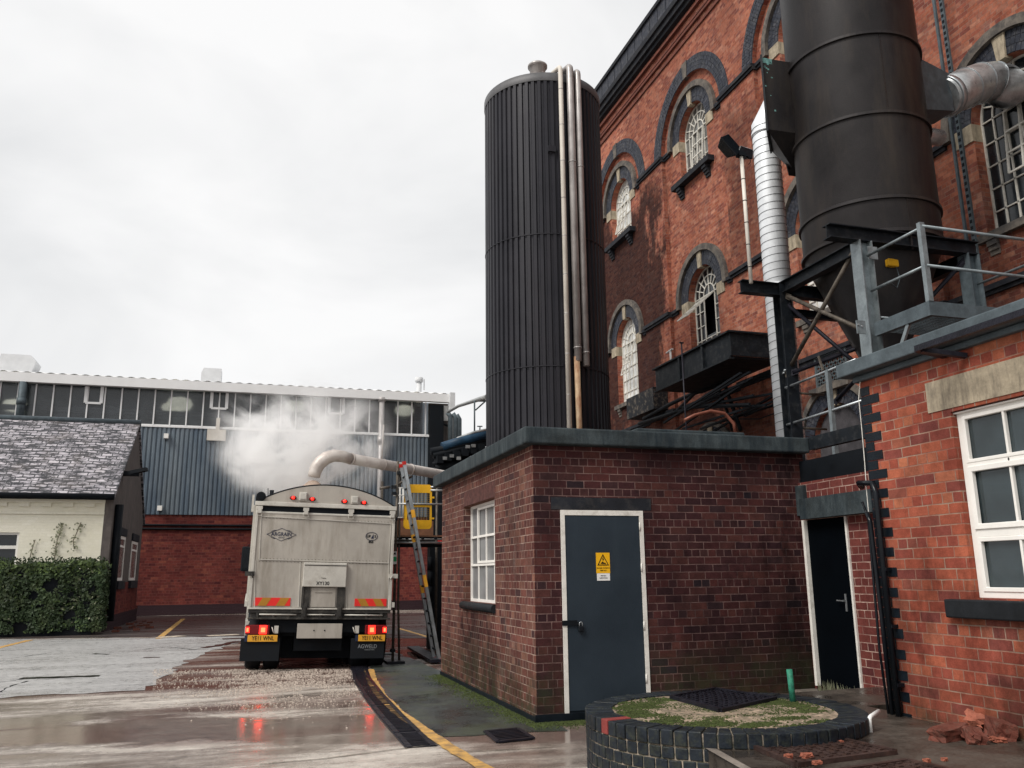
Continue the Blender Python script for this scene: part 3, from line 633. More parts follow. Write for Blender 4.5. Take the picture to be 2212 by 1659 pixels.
m = MB(); m.bar((BX-.02, e0.y, e0.z), (BX-.35, e0.y-.05, e0.z+.02), .05, .05); m.bar((BX-.35, e0.y-.05, e0.z+.02), (BX-.4, e0.y-1.6, e0.z), .06, .05); m.bar((BX-.02, e0.y-.22, e0.z-.06), (BX-.35, e0.y-.1, e0.z), .05, .04)
m.build('bracket', M['iron'], rb)
# conduits and cables down the quoins
cb_ = empty('conduit_pipes', (BX-.06, 6.4, .5), 'bundle of black conduit pipes and a thin white cable down the black quoins', 'pipe')
a0 = at(1887,1046,'X',BX-.05); yb = a0.y
m = MB()
zc = a0.z
m.tube([(BX+.02, yb+.25, zc),(BX-.05, yb+.2, zc+.03),(BX-.06, yb, zc+.01),(BX-.06, yb-.03, zc-.08),(BX-.06, yb-.03, .25)], .028, 10)
m.tube([(BX-.045, yb+.14, zc-.25),(BX-.045, yb+.10, zc-.35),(BX-.045, yb+.08, 1.2),(BX-.045, yb+.07, .25)], .020, 8)
m.tube([(BX-.04, yb+.19, zc-.15),(BX-.04, yb+.13, zc-.3),(BX-.04, yb+.16, .9),(BX-.04, yb+.12, .25)], .012, 6)
for z in (.6, 1.1, 1.6): m.box(BX-.07, BX, yb-.07, yb-.0, z, z+.03)
m.build('conduit', M['black_gloss'], cb_)
m = MB()
pc = [at(*p, 'X', BX-.03) for p in ((1878,775),(1860,800),(1855,860),(1862,930),(1868,1000),(1872,1060),(1885,1200),(1893,1300),(1903,1420),(1915,1510),(1922,1560))]
m.tube(pc, .004, 5); m.build('cable', M['white_old'], cb_)

# ================================================================== FOREGROUND PLATFORM, WELL, COVERS
PZ = .35
p0 = at(1510,1606,'Z',PZ); p1 = at(1640,1680,'Z',PZ)
dv = (p1-p0).normalized()
fx = p0+dv*4
pm = MB(); pm.shape([[(p0.x, p0.y),(fx.x, fx.y),(BX+.1, fx.y),(BX+.1, 7.2),(LX, 7.2),(LX, 8.3),(4.9, 8.2),(4.6,7.2)]], 'Z', -.2, PZ)
pf = structure(pm.build('ground_slab', M['platform'])); md = pf.modifiers.new('b', 'BEVEL'); md.width = .02; md.segments = 2
m = MB(); a = p0; b = fx; n = Vector((-dv.y, dv.x, 0)); 
m.add([a+n*-.02+Vector((0,0,.004)), b+n*-.02+Vector((0,0,.004)), b+n*.05+Vector((0,0,.004)), a+n*.05+Vector((0,0,.004))], [(0,1,2,3)])
structure(m.build('kerb', M['concrete']))
WC = Vector((3.95, 6.86)); WR = 1.172; WZ = .46
we = empty('brick_well_cover', (WC.x, WC.y, 0), 'round low chamber of blue-black engineering bricks with a mossy concrete top', 'well')
def ringbrick(m, r0, r1, z0, z1, a0, a1, jit=.004, n=2):
    v = []; j = lambda: random.uniform(-jit, jit); dr = j(); dz = j()
    for a in [a0+(a1-a0)*i/n for i in range(n+1)]:
        for r, z in ((r0+dr, z0), (r1+dr, z0), (r1+dr, z1+dz), (r0+dr, z1+dz)): v.append((WC.x+r*cos(a), WC.y+r*sin(a), z))
    f = [(0,1,2,3), tuple(4*n+k for k in (3,2,1,0))]
    for i in range(n):
        for k in range(4): f.append((4*i+k, 4*i+(k+1) % 4, 4*(i+1)+(k+1) % 4, 4*(i+1)+k))
    m.add(v, f)
m = MB(); red = MB()
nR = 68
for i in range(nR):
    a0 = 2*pi*i/nR; a1 = a0+2*pi/nR-.011
    tgt = red if i == int(nR*(atan2(-.16, -1.08)/(2*pi)+1)) else m
    ringbrick(tgt, WR-.235, WR+.0, WZ-.108, WZ, a0, a1)
for row in range(5):
    zt = WZ-.118-row*.092; off = (row % 2)*pi/nR
    for i in range(nR):
        a0 = 2*pi*i/nR+off; ringbrick(m, WR-.12, WR-.006, zt-.082, zt, a0, a0+2*pi/nR-.010, .003)
q = m.build('brick_ring', M['well_brick'], we); md = q.modifiers.new('b', 'BEVEL'); md.width = .007; md.segments = 2
q = red.build('red_brick', M['well_red'], we); md = q.modifiers.new('b', 'BEVEL'); md.width = .007; md.segments = 2
m = MB(); m.smooth = True; m.lathe((WC.x, WC.y, 0), [(WR-.016, -.1),(WR-.016, WZ-.016),(WR-.24, WZ-.014)], 72); m.build('mortar', M['mortar'], we)
m = MB(); m.lathe((WC.x, WC.y, 0), [(WR-.232, WZ-.03),(WR-.236, WZ-.012),(.5, WZ-.002),(.001, WZ+.0)], 64); m.build('concrete_top', M['cobble'], we, fix=True)
m = MB()
for i in range(14000):
    cl = i % 110; random.seed(cl*13+5); ca = random.random()*6.28; cr = sqrt(random.random())*.92; random.seed(i*7+1)
    x = WC.x+cr*cos(ca)+random.gauss(0, .075); y = WC.y+cr*sin(ca)+random.gauss(0, .035)
    if hypot(x-WC.x, y-WC.y) > WR-.24: continue
    r = random.uniform(.007, .018); tetra(m, Vector((x, y, WZ-.006)), r)
o = m.build('moss', M['moss'], we, fix=False); o['kind'] = 'stuff'
random.seed(11)
def manhole(name, corners, z, label, mat, group=None):
    c = [at(*p, 'Z', z) for p in corners]; ctr = sum(c, Vector((0,0,0)))/4
    e = empty(name, (ctr.x, ctr.y, z), label, 'manhole cover', group)
    u = (c[1]-c[0]); v = (c[3]-c[0]); m = MB()
    m.add([p+Vector((0,0,.012)) for p in c]+[p-Vector((0,0,.01)) for p in c], [(0,1,2,3),(0,4,5,1),(1,5,6,2),(2,6,7,3),(3,7,4,0)])
    nn = 11
    for i in range(nn):
        for j in range(nn):
            f, g_ = (i+.5)/nn, (j+.5)/nn
            p = (c[0]*(1-f)+c[1]*f)*(1-g_)+(c[3]*(1-f)+c[2]*f)*g_+Vector((0,0,.016)); du = u.normalized(); dv_ = v.normalized()
            if (i+j) % 2: m.bar(p-du*.022, p+du*.022, .014, .010)
            else: m.bar(p-dv_*.022, p+dv_*.022, .014, .010)
    m.build('cover_plate', mat, e); m = MB()
    for i in range(4): m.bar(c[i]+Vector((0,0,.012)), c[(i+1) % 4]+Vector((0,0,.012)), .035, .03)
    m.build('rim', mat, e)
manhole('manhole_cover', [(1450,1508),(1545,1491),(1676,1511),(1556,1538)], WZ+.003, 'black chequered cast-iron cover on the mossy top of the round chamber', M['iron'])
manhole('manhole_cover', [(1625,1615),(1790,1594),(1935,1628),(1720,1656)], PZ+.004, 'rusty chequered iron cover with red brick chips lying on the concrete platform', M['iron_red'])
manhole('manhole_cover', [(1760,1678),(1960,1648),(2190,1700),(2000,1745)], PZ+.004, 'iron cover cut by the bottom edge of the photo', M['iron_red'])
# green pipe stub
ga = at(1713,1515,'Z',WZ+.0); gz = at(1707,1446,'Y',ga.y).z
m = MB(); m.tube([(ga.x, ga.y, WZ-.02),(ga.x-.012, ga.y, gz)], .027, 12); o = m.build('pipe_stub', M['green_pipe']); tag(o, 'short green painted pipe standing upright on the round brick chamber', 'pipe')
# white plastic waste pipe
w0 = at(1881,1582,'Z',PZ); zt = w0.z+.115
m = MB(); m.tube([(w0.x, w0.y, w0.z-.02),(w0.x, w0.y, zt-.02),(w0.x+.008, w0.y+.004, zt-.006),(w0.x+.02, w0.y+.01, zt),(w0.x+.2, w0.y+.13, zt+.015)], .017, 10)
o = m.build('waste_pipe', M['white_plastic']); tag(o, 'white plastic elbow waste pipe at the foot of the black quoins', 'pipe')
# rubble
def chunk(name, c, s, rot, mat, label, grp=None, rough_=.12):
    m = MB(); import bmesh
    me = bpy.data.meshes.new(name); bm = bmesh.new(); bmesh.ops.create_cube(bm, size=1); bmesh.ops.subdivide_edges(bm, edges=bm.edges, cuts=3, use_grid_fill=True)
    for v in bm.verts:
        k = rough_; v.co += Vector((random.uniform(-k,k), random.uniform(-k,k), random.uniform(-k,k)))*.5
        v.co.x *= s[0]; v.co.y *= s[1]; v.co.z *= s[2]
    bm.to_mesh(me); bm.free(); me.materials.append(mat); o = link(bpy.data.objects.new(name, me)); o.location = c; o.rotation_euler = rot
    tag(o, label, 'brick', grp); return o
def pz(x, y, z): p = at(x, y, 'Z', z); return p
B_ = 'broken bricks heaped by the wall'
chunk('broken_brick', pz(2050,1583,PZ+.05), (.30,.14,.10), (.05,-.1,.2), M['rubble_dark'], 'mossy long dark brick lump in the rubble heap', B_)
chunk('broken_brick', pz(2110,1556,PZ+.10), (.20,.13,.10), (.3,.25,.6), M['rubble'], 'bright orange broken brick on top of the rubble heap', B_, .25)
chunk('broken_brick', pz(2160,1575,PZ+.07), (.15,.22,.12), (.1,.2,-.4), M['rubble_dark'], 'upright dark red brick standing in the rubble heap', B_)
chunk('broken_brick', pz(2105,1590,PZ+.05), (.16,.12,.08), (.2,-.3,1.1), M['rubble_dark'], 'dark brick half at the bottom of the rubble heap', B_, .2)
chunk('brick_shard', pz(2035,1592,PZ+.02), (.13,.07,.03), (.2,.1,-.5), M['rubble'], 'flat orange brick shard in front of the mossy brick lump', B_, .25)
chunk('brick_shard', pz(2155,1598,PZ+.02), (.11,.06,.03), (.1,.1,-.1), M['rubble'], 'flat pale brick shard in front of the upright brick', B_, .25)
chunk('brick_shard', pz(1703,1634,PZ+.03), (.05,.04,.03), (0,0,.5), M['rubble'], 'small orange chip alone on the rusty iron cover', 'brick chips on the platform', .18)
chunk('brick_shard', pz(1742,1632,PZ+.03), (.08,.05,.03), (0,0,.2), M['rubble'], 'largest orange chip in the middle of the rusty iron cover', 'brick chips on the platform', .18)
chunk('brick_shard', pz(1765,1647,PZ+.03), (.06,.03,.02), (0,0,.1), M['rubble'], 'flat orange chip near the front edge of the rusty iron cover', 'brick chips on the platform', .18)
chunk('brick_shard', pz(1817,1604,PZ+.012), (.03,.03,.03), (0,0,0), M['rubble'], 'round orange chip on concrete between round chamber and iron cover', 'brick chips on the platform', .18)
chunk('brick_shard', pz(2002,1644,PZ+.012), (.05,.035,.03), (0,0,.4), M['rubble'], 'larger of two orange chips on concrete in front of the rubble heap', 'brick chips on the platform', .18)
chunk('brick_shard', pz(2040,1640,PZ+.012), (.035,.03,.02), (0,0,0), M['rubble'], 'smaller of two orange chips on concrete in front of the rubble heap', 'brick chips on the platform', .18)

# ================================================================== SILO
SX, SY, SR = 6.71, 19.0, 1.475
rimz = at(1165,168,'Y',SY-SR).z; topz = rimz+.22
si = empty('grain_silo', (SX, SY, 0), 'tall dark ribbed cylindrical silo with small cap vent on its roof', 'silo')
m = MB(); nrib = 60; v = []; prof = []
for i in range(nrib):
    a = 2*pi*i/nrib; w = 2*pi/nrib
    prof += [(a, SR-.02), (a+w*.12, SR+.022), (a+w*.60, SR+.022), (a+w*.72, SR-.02)]
k = len(prof)
for z in (0, 6.2, 6.22, 9.4, 9.42, rimz): v += [(SX+r*cos(a), SY+r*sin(a), z) for a, r in prof]
m.add(v, [(j*k+i, j*k+(i+1) % k, (j+1)*k+(i+1) % k, (j+1)*k+i) for j in (0,2,4) for i in range(k)])
for z in (6.205, 9.405): m.lathe((SX, SY, z), [(SR+.02, 0),(SR+.032, .0),(SR+.032, .02),(SR+.02, .02)], 64)
m.build('shell', M['silo'], si)
m = MB(); m.smooth = True; m.lathe((SX, SY, 0), [(SR+.03, rimz-.02),(SR+.04, rimz+.02),(SR+.04, rimz+.19),(SR-.03, rimz+.23),(.4, topz+.04),(.001, topz+.05)], 64); m.build('roof', M['silo_cap'], si)
cv = at(1161,140,'Y',SY-.75); m = MB(); m.smooth = True; m.lathe((cv.x, SY-.75, 0), [(.20, topz-.1),(.20, cv.z-.10),(.25, cv.z-.09),(.25, cv.z-.04),(.16, cv.z+.03),(.001, cv.z+.05)], 28); m.build('vent_cap', M['grey_pipe'], si)
pb = at(1193,322,'Y',SY-SR-.03)
m = MB(); m.box(pb.x-.10, pb.x+.08, SY-SR-.06, SY-SR+.0, pb.z-.07, pb.z+.08); m.build('bracket', M['silo'], si)
# pipes on the silo front
PY = SY-SR-.17
def vpipe(name, top, bot, r, mat, label, grp, zend=3.3, elbow=True, seams=None, seam_mat=None, rj=0):
    a = at(*top, 'Y', PY); b = at(*bot, 'Y', PY); x = (a.x+b.x)/2
    e = empty(name, (x, PY, zend), label, 'pipe', grp); m = MB()
    P = [(x, PY, zend), (x, PY, a.z-.12)]
    if elbow: P += [(x, PY+.12*(1-cos(t)), a.z-.12+.12*sin(t)) for t in (pi/6, pi/3, pi/2)]+[(x-.15, PY+.7, a.z+.0)]
    m.tube(P, r, 14); m.build('pipe_run', mat, e); m = MB(); z = zend+.3
    while seams and z < a.z-.2: m.cyl((x, PY, z), (x, PY, z+.02), r+rj, 14); z += seams
    if seams: m.build('joints', seam_mat or mat, e)
    return e, x
vpipe('vertical_pipe', (1211,142), (1229,915), .058, M['cream_pipe'], 'thin cream jointed pipe running up the front of the silo', 'pipes up the silo front', seams=.95, seam_mat=M['grey_pipe'], rj=.002)
xx2 = at(1247,780,'Y',PY); vp2, _x = vpipe('vertical_pipe', (1232,142), (1247,780), .088, M['grey_pipe'], 'fat grey pipe in the middle of the three up the silo, rusty at its foot', 'pipes up the silo front', zend=xx2.z, seams=4.6, rj=.014)
vpipe('vertical_pipe', (1249,152), (1265,780), .075, M['grey_pipe'], 'slimmer grey pipe up the silo, without any rusty foot', 'pipes up the silo front', zend=xx2.z-.1, seams=4.6, rj=.014)
m = MB(); m.tube([(xx2.x+.02, PY, 3.3), (xx2.x-.01, PY, xx2.z+.1)], .068, 12); o = m.build('pipe_foot', M['rusty_pipe'], vp2); o['label'] = 'rust-streaked yellowish lower length'

# ================================================================== BREWERY
WX0, WX1, WX2 = 12.0, 12.12, 12.36
bw = empty('brewery_building', (12, 18, 0), 'towering old red brick building with arched windows and dark parapet', 'building')
bays = [26.0, 20.7, 15.4, 10.1, 4.8]; ZS, ZL = 14.72, 9.5; ZTOP = 18.9
BY0, BY1 = 1.5, 30.6
outer = [(BY0, 0), (BY1, 0), (BY1, ZTOP), (BY0, ZTOP)]
holes = [archloop(yc, 1.82, .9, 14.6, 26) for yc in bays]
m = MB(); m.shape([outer]+holes, 'X', WX0, WX1); m.build('pier_wall', M['brick_brew'], bw)
LB = 7.35
def winholes(yc): return [archloop(yc, .82, 13.3, ZS), archloop(yc, .82, LB, ZL), archloop(yc, .8, 2.6, 4.4)]
m = MB(); m.shape([[(BY0, 0), (BY1, 0), (BY1, ZTOP), (BY0, ZTOP)]]+[h for yc in bays for h in winholes(yc)], 'X', WX1+.001, WX1+.34); 
m.build('bay_wall', M['brick_brew'], bw)
m = MB(); m.box(WX1+.6, 22, BY0, BY1, 0, ZTOP); m.build('inner_core', M['black'], bw)
def voussoirs(m, x0, x1, yc, zc, r0, r1, rings, n0, skip=0):
    dr = (r1-r0)/rings
    for k in range(rings):
        n = int(n0*(r0+dr*(k+.5))/r0); ra, rb_ = r0+k*dr+.006, r0+(k+1)*dr-.004
        for i in range(n):
            a0 = pi*(i+.06+.5*(k % 2)*0)/n; a1 = pi*(i+.94)/n
            if abs((a0+a1)/2-pi/2)*((ra+rb_)/2) < skip: continue
            j = random.uniform(-.004, .004); vs = []
            for x in (x0+j, x1):
                for r, a in ((ra, a0), (rb_, a0), (rb_, a1), (ra, a1)): vs.append((x, yc+r*cos(a), zc+r*sin(a)))
            m.add(vs, [(0,1,2,3),(7,6,5,4),(0,4,5,1),(1,5,6,2),(2,6,7,3),(3,7,4,0)])
def halfring(m, x0, x1, yc, zc, r0, r1, n=28): m.shape([arc(yc, zc, r1, 0, pi, n)+arc(yc, zc, r0, pi, 0, n)], 'X', x0, x1)
def arched(yc, zs, zb, glassm, casement, lab, keyst='stone', sill=True, hood=True, ring=True):
    hw = .82; xf = WX2-.04
    w = MB()
    w.shape([archloop(yc, hw-.0, zb, zs, 24), archloop(yc, hw-.035, zb+.03, zs, 24)], 'X', xf, xf+.04)
    for r in (.30, .56):
        w.shape([arc(yc, zs, r+.016, 0, pi, 20)+arc(yc, zs, r-.016, pi, 0, 20)], 'X', xf+.002, xf+.03)
    for i in range(1, 8):
        if i in (4,) : rr = (0, hw-.03)
        else: rr = (.30, hw-.03)
        a = pi*i/8; w.bar((xf+.015, yc+rr[0]*cos(a), zs+rr[0]*sin(a)), (xf+.015, yc+rr[1]*cos(a), zs+rr[1]*sin(a)), .026, .028, up=(1,0,0))
    zt = zs
    for y in (-.56, -.30, 0, .30, .56):
        if casement == 'wide' and abs(y) < .1: w.box(xf+.002, xf+.03, yc+y-.014, yc+y+.014, zb+.03, zs-1.3); continue
        w.box(xf+.002, xf+.03, yc+y-.015, yc+y+.015, zb+.03, zt)
    n = max(3, int(round((zs-zb)/.42)))
    for i in range(0, n):
        z = zs-(zs-zb)*i/n
        if casement == 'wide' and 0 < i < 3:
            w.box(xf+.002, xf+.03, yc-hw+.03, yc-.30, z-.012, z+.012); w.box(xf+.002, xf+.03, yc+.30, yc+hw-.03, z-.012, z+.012); continue
        w.box(xf+.002, xf+.03, yc-hw+.03, yc+hw-.03, z-.012, z+.012)
    wo_ = w.build('window', M['steel_bar'], bw); wo_['label'] = lab
    pnl = MB()
    if casement == 'wide': pnl.shape([archloop(yc, hw-.01, zb+.01, zs, 20), [(yc-.29, zs-1.2),(yc+.29, zs-1.2),(yc+.29, zs-.02),(yc-.29, zs-.02)]], 'X', xf+.032, xf+.036)
    else: pnl.shape([archloop(yc, hw-.01, zb+.01, zs, 20)], 'X', xf+.032, xf+.036)
    pnl.build('pane', glassm, wo_)
    # pivoting casement
    ang = radians({'wide': 48, 'slight': 14, 'none': 4}[casement]); c = MB(); g2 = MB(); hgt = 1.18; zt = zs-.03
    def Q(y, d, off=0): return (xf-.02-sin(ang)*d-cos(ang)*off, yc+y, zt-cos(ang)*d+sin(ang)*off)
    for y in (-.30, -.0, .30): c.bar(Q(y, 0), Q(y, hgt), .032, .034, up=(1,0,0))
    for d in (0, .40, .80, hgt): c.bar(Q(-.30, d), Q(.30, d), .032, .034, up=(1,0,0))
    g2.poly([Q(-.3, 0), Q(.3, 0), Q(.3, hgt), Q(-.3, hgt)])
    cs = c.build('casement', M['steel_bar'], wo_); 
    if ring:
        v_ = MB(); voussoirs(v_, WX1-.025, WX1+.1, yc, zs, hw, 1.24, 3, 26); v_.build('arch_ring', M['blue_brick'], bw)
        b_ = MB(); halfring(b_, WX1-.014, WX1+.0, yc, zs, hw+.004, 1.238); b_.build('arch_mortar', M['mortar_dark'], bw)
        k_ = MB(); k_.shape([[(yc-.085, zs+hw-.05),(yc+.085, zs+hw-.05),(yc+.13, zs+1.25),(yc-.13, zs+1.25)]], 'X', WX1-.06, WX1+.12); k_.build('keystone', M['stone'], bw)
        for s_ in (-1, 1): k_ = MB(); k_.box(WX1-.028, WX1+.3, *sorted((yc+s_*(hw-.004), yc+s_*1.22)), zs-.34, zs-.002); k_.build('impost', M['stone'], bw)
    if hood:
        h_ = MB(); halfring(h_, WX1-.11, WX1+.05, yc, zs, 1.25, 1.43, 32); halfring(h_, WX1-.07, WX1+.05, yc, zs, 1.245, 1.252, 32)
        for s_ in (-1, 1): h_.box(WX1-.11, WX1+.05, *sorted((yc+s_*1.25, yc+s_*1.43)), zs-.12, zs)
        h_.build('hood_mould', M['hood_stone'], bw)
    if sill:
        s_ = MB(); s_.box(WX1-.22, WX1+.3, yc-1.12, yc+1.12, zb-.17, zb-.005)
        for q_ in (-.78, .78):
            for i in range(4): s_.box(WX1-.18+i*.042, WX1+.02, yc+q_-.11, yc+q_+.11, zb-.19-(i+1)*.085, zb-.176-i*.085)
        s_.build('sill', M['dark_stone'], bw)
arched(26.0, ZS, 13.3, M['glass_white'], 'slight', 'upper arched window partly behind the silo, pale-toned panes, casement ajar')
arched(20.7, ZS, 13.3, M['glass_mid'], 'none', 'upper arched window with grey panes between silo and duct')
arched(15.4, ZS, 13.3, M['glass_white'], 'none', 'upper arched window half hidden by the brown hopper')
arched(26.0, ZL, LB, M['glass_white'], 'slight', 'lower arched window beside the silo, pale-toned panes, casement ajar', sill=False)
arched(20.7, ZL, LB, M['glass_dark'], 'wide', 'lower arched window with its white casement swung wide open', sill=False)
arched(15.4, ZL, LB, M['glass_white'], 'none', 'lower arched window behind the steel frame', sill=False)
arched(10.1, ZL, LB, M['glass_dark'], 'none', 'lower arched window with dark panes below the silver duct elbow', sill=False)
for yc in bays:
    v_ = MB(); voussoirs(v_, WX0-.025, WX0+.1, yc, 14.6, 1.82, 2.30, 4, 62, 0); v_.build('bay_arch', M['blue_brick'], bw)
    b_ = MB(); halfring(b_, WX0-.013, WX0+.0, yc, 14.6, 1.822, 2.298, 40); b_.build('arch_mortar', M['mortar_dark'], bw)
    k_ = MB(); k_.shape([[(yc-.10, 14.6+1.80),(yc+.10, 14.6+1.80),(yc+.16, 14.6+2.33),(yc-.16, 14.6+2.33)]], 'X', WX0-.04, WX0+.1); k_.build('keystone', M['hood_stone'], bw)
    # lower storey blind fanlight arch
    v_ = MB(); voussoirs(v_, WX1-.02, WX1+.05, yc, 4.4, .8, 1.16, 2, 22); v_.build('arch_ring', M['blue_brick'], bw)
    h_ = MB(); halfring(h_, WX1-.07, WX1+.05, yc, 4.4, 1.165, 1.30, 24); h_.build('hood_mould', M['hood_stone'], bw)
    k_ = MB(); k_.shape([[(yc-.1, 5.15),(yc+.1, 5.15),(yc+.14, 5.6),(yc-.14, 5.6)]], 'X', WX1-.05, WX1+.1); k_.build('keystone', M['stone'], bw)
    k_ = MB(); k_.shape([archloop(yc, .79, 2.6, 4.4)], 'X', WX1+.12, WX1+.16); k_.build('boarding', M['mortar_dark'], bw)
    k_ = MB(); k_.box(WX1-.1, WX1+.3, yc-1.0, yc+1.0, LB-.14, LB-.004)
    for q_ in (-.7, .7):
        for i in range(3): k_.box(WX1-.08+i*.03, WX1+.02, yc+q_-.1, yc+q_+.1, LB-.16-(i+1)*.085, LB-.15-i*.085)
    k_.build('sill', M['hood_stone'], bw)
# string courses, wrapping piers and running between hoods
edges = []
for zc, hh in ((ZS-.12, 'u'), (ZL-.12, 'l'), (6.35, 'b')):
    for yc in bays:
        a, b = yc+1.82, yc+1.82+(5.3-3.64); m = MB()
        for k_, (dx, z0, z1) in enumerate(((.10, zc-.02, zc+.08), (.055, zc-.09, zc-.021))):
            m.box(WX0-dx, WX0+.0, a-.0, min(b, BY1), z0, z1)
            for s_ in ((yc+1.43, yc+1.82), (yc-1.82, yc-1.43)) if hh != 'b' else ((yc-1.82, yc+1.82),): m.box(WX1-dx, WX1+.0, s_[0], s_[1], z0+.002, z1-.002)
            m.box(WX0-dx+.002, WX1-dx+.01, a-.05, a+.002, z0+.001, z1-.001); m.box(WX0-dx+.002, WX1-dx+.01, yc-1.82-.002, yc-1.82+.05, z0+.001, z1-.001)
        m.build('string_course', M['dark_stone'], bw)
m = MB()
for z0, z1, d in ((17.55, 17.63, .05), (17.80, 17.88, .08), (17.95, 18.02, .06), (18.22, 18.30, .11)): m.box(WX0-d, WX0, BY0, BY1+.05, z0, z1)
m.build('moulding', M['rubble_dark'], bw)
m = MB(); m.box(WX0-.16, WX0+.0, BY0, BY1+.1, 18.5, 18.62); m.box(WX0-.26, WX0+.3, BY0, BY1+.16, 18.62, 18.80)
m.box(WX0-.34, WX0+.4, BY0, BY1+.24, 18.80, 18.98)
m.build('cornice', M['dark_stone'], bw)
m = MB()
y = BY0
while y < BY1: m.box(WX0-.25, WX0+.3, y+.02, y+.56, 18.98, 19.62); y += .58
m.build('parapet', M['blue_brick'], bw)
m = MB(); m.box(WX0-.2, WX0+.25, BY0, BY1, 18.98, 19.58); m.build('parapet_core', M['mortar_dark'], bw)
m = MB(); m.box(WX0-.32, WX0+.36, BY0, BY1+.2, 19.62, 19.76); m.build('coping', M['dark_stone'], bw)
# ventilation lattice and its sill
lv = [at(*p,'X',WX1-.05) for p in ((1758,772),(1806,745),(1816,805),(1768,840))]
ly0, ly1 = lv[1].y-.3, lv[0].y; lz1, lz0 = (lv[0].z), (lv[3].z)
m = MB(); fr(m, ly0, ly1, lz0, lz1, .06, WX1-.06, .06)
y = ly0-2
nL = 15
for i in range(-nL, nL):
    for s_ in (1, -1):
        c0 = (ly0+ly1)/2+i*.15; h2 = (lz1-lz0)/2; a = Vector((WX1-.03, c0-s_*h2, lz0)); b = Vector((WX1-.03, c0+s_*h2, lz1))
        # clip to opening
        P = []
        for tt in [j/24 for j in range(25)]:
            q_ = a.lerp(b, tt)
            if ly0+.02 < q_.y < ly1-.02: P.append(q_)
        if len(P) > 1: m.bar(P[0], P[-1], .035, .02, up=(1,0,0))
m.build('vent_lattice', M['louvre'], bw)
m = MB(); m.box(WX1-.16, WX1, ly0-.1, ly1+.15, lz0-.13, lz0-.005); m.build('sill', M['hood_stone'], bw)

# steel tray projecting from the brewery
TX = 10.5; t0 = at(1417,797,'X',TX); t1 = at(1574,716,'X',TX)
st = empty('steel_tray', (11.2, 18, 6.5), 'big rusty black steel hopper platform under the open arched window', 'platform')
zt_ = t0.z; zb_ = 6.50
m = MB(); m.box(TX, TX+.05, t1.y, t0.y, zb_+.05, zt_-.03); m.box(TX, WX0-.12, t1.y-.05, t1.y, zb_+.05, zt_-.03); m.box(TX, WX0-.12, t0.y, t0.y+.05, zb_+.05, zt_-.03)
m.box(TX, WX0-.12, t1.y, t0.y, zb_, zb_+.049); m.build('trough', M['dark_steel'], st)
m = MB(); m.box(TX-.08, TX+.12, t1.y-.1, t0.y+.1, zt_-.03, zt_+.01); m.box(TX-.08, WX0-.13, t1.y-.12, t1.y-.051, zt_-.03, zt_+.01); m.box(TX-.07, TX+.06, t1.y-.06, t0.y+.06, zb_-.04, zb_-.002)
for y in (t1.y+1.2, t1.y+2.4): m.box(TX-.06, TX-.001, y-.04, y+.04, zb_, zt_-.031)
m.build('flange', M['dark_steel'], st)
m = MB()
for i in range(26):
    y = random.uniform(t1.y, t0.y); x = random.uniform(TX, TX+1); m.box(x, x+random.uniform(.05,.3), y, y+random.uniform(.1,.4), zt_-.02, zt_+random.uniform(.03,.12))
m.build('debris', M['dark_steel'], st)
m = MB(); 
for i in range(12):
    x = random.uniform(TX+.1, TX+1.2); m.bar((x, t1.y-.2, random.uniform(5.2,6.4)), (x+random.uniform(-.3,.3), t0.y-.5, random.uniform(5.2,6.4)), .05)
m.build('hanging_pipe', M['black'], st)
ae = at(1472,742,'Y',16.4); af = at(1478,915,'Y',16.4)
m = MB(); m.tube([(ae.x, 16.4, 3.3), (ae.x, 16.4, ae.z)], .018, 8); m.box(ae.x-.05, ae.x+.05, 16.38, 16.42, ae.z, ae.z+.03); m.build('sample_mast', M['iron']); tag(bpy.data.objects['sample_mast'], 'thin dark vertical rod rising in front of the black steel platform', 'pole')
vp_ = at(1450,790,'X',TX+.3); vt = at(1449,758,'X',TX+.3)
m = MB(); m.tube([(vp_.x, vp_.y, zt_), (vt.x, vp_.y, vt.z)], .03, 8); m.bar((vt.x, vp_.y+.22, vt.z), (vt.x, vp_.y-.12, vt.z+.03), .06, .03); o = m.build('outside_lamp', M['white_plastic']); tag(o, 'small white T-shaped lamp on a stub post on the black steel platform', 'lamp')
# rusty box and pipes at brewery foot
r0 = [at(*p,'X',11.3) for p in ((1338,862),(1405,862),(1338,908))]
m = MB(); m.box(11.5, 11.99, r0[1].y+.2, r0[0].y-.1, r0[2].z, r0[0].z-.02); o = m.build('rusty_tank', plain('rusty_white', (.02,.022,.026), .7, var=.5, scale=4, dirt=(.42,.34,.26), dirt_amt=.35)); tag(o, 'small black tank with rusty and white peeling paint low on the brewery wall', 'tank')
cp = [at(*p,'Y',15.2) for p in ((1478,908),(1500,897),(1535,888),(1565,893),(1585,915),(1588,935))]
m = MB(); m.tube(cp, .035, 10); o = m.build('copper_hose', M['copper']); tag(o, 'reddish copper pipe bent in an arc above the flat roof', 'pipe')
m = MB()
for pts, r in (([(1390,905),(1450,872),(1540,830),(1600,800)], .06), ([(1380,915),(1460,890),(1500,850),(1560,830)], .05), ([(1560,810),(1572,850),(1590,900),(1600,930)], .05), ([(1545,820),(1560,860),(1575,900),(1582,930)], .04), ([(1590,870),(1610,900),(1640,885),(1680,870)], .02), ([(1600,905),(1640,905),(1680,890)], .015)):
    m.tube([at(*p,'X',11.6) for p in pts], r, 8)
o = m.build('pipework', M['black']); tag(o, 'tangle of black pipes and cables low on the brewery wall', 'pipe')

# ================================================================== SPIRAL DUCT, FLOODLIGHT
DX, DY, DR = 8.33, 11.75, .225

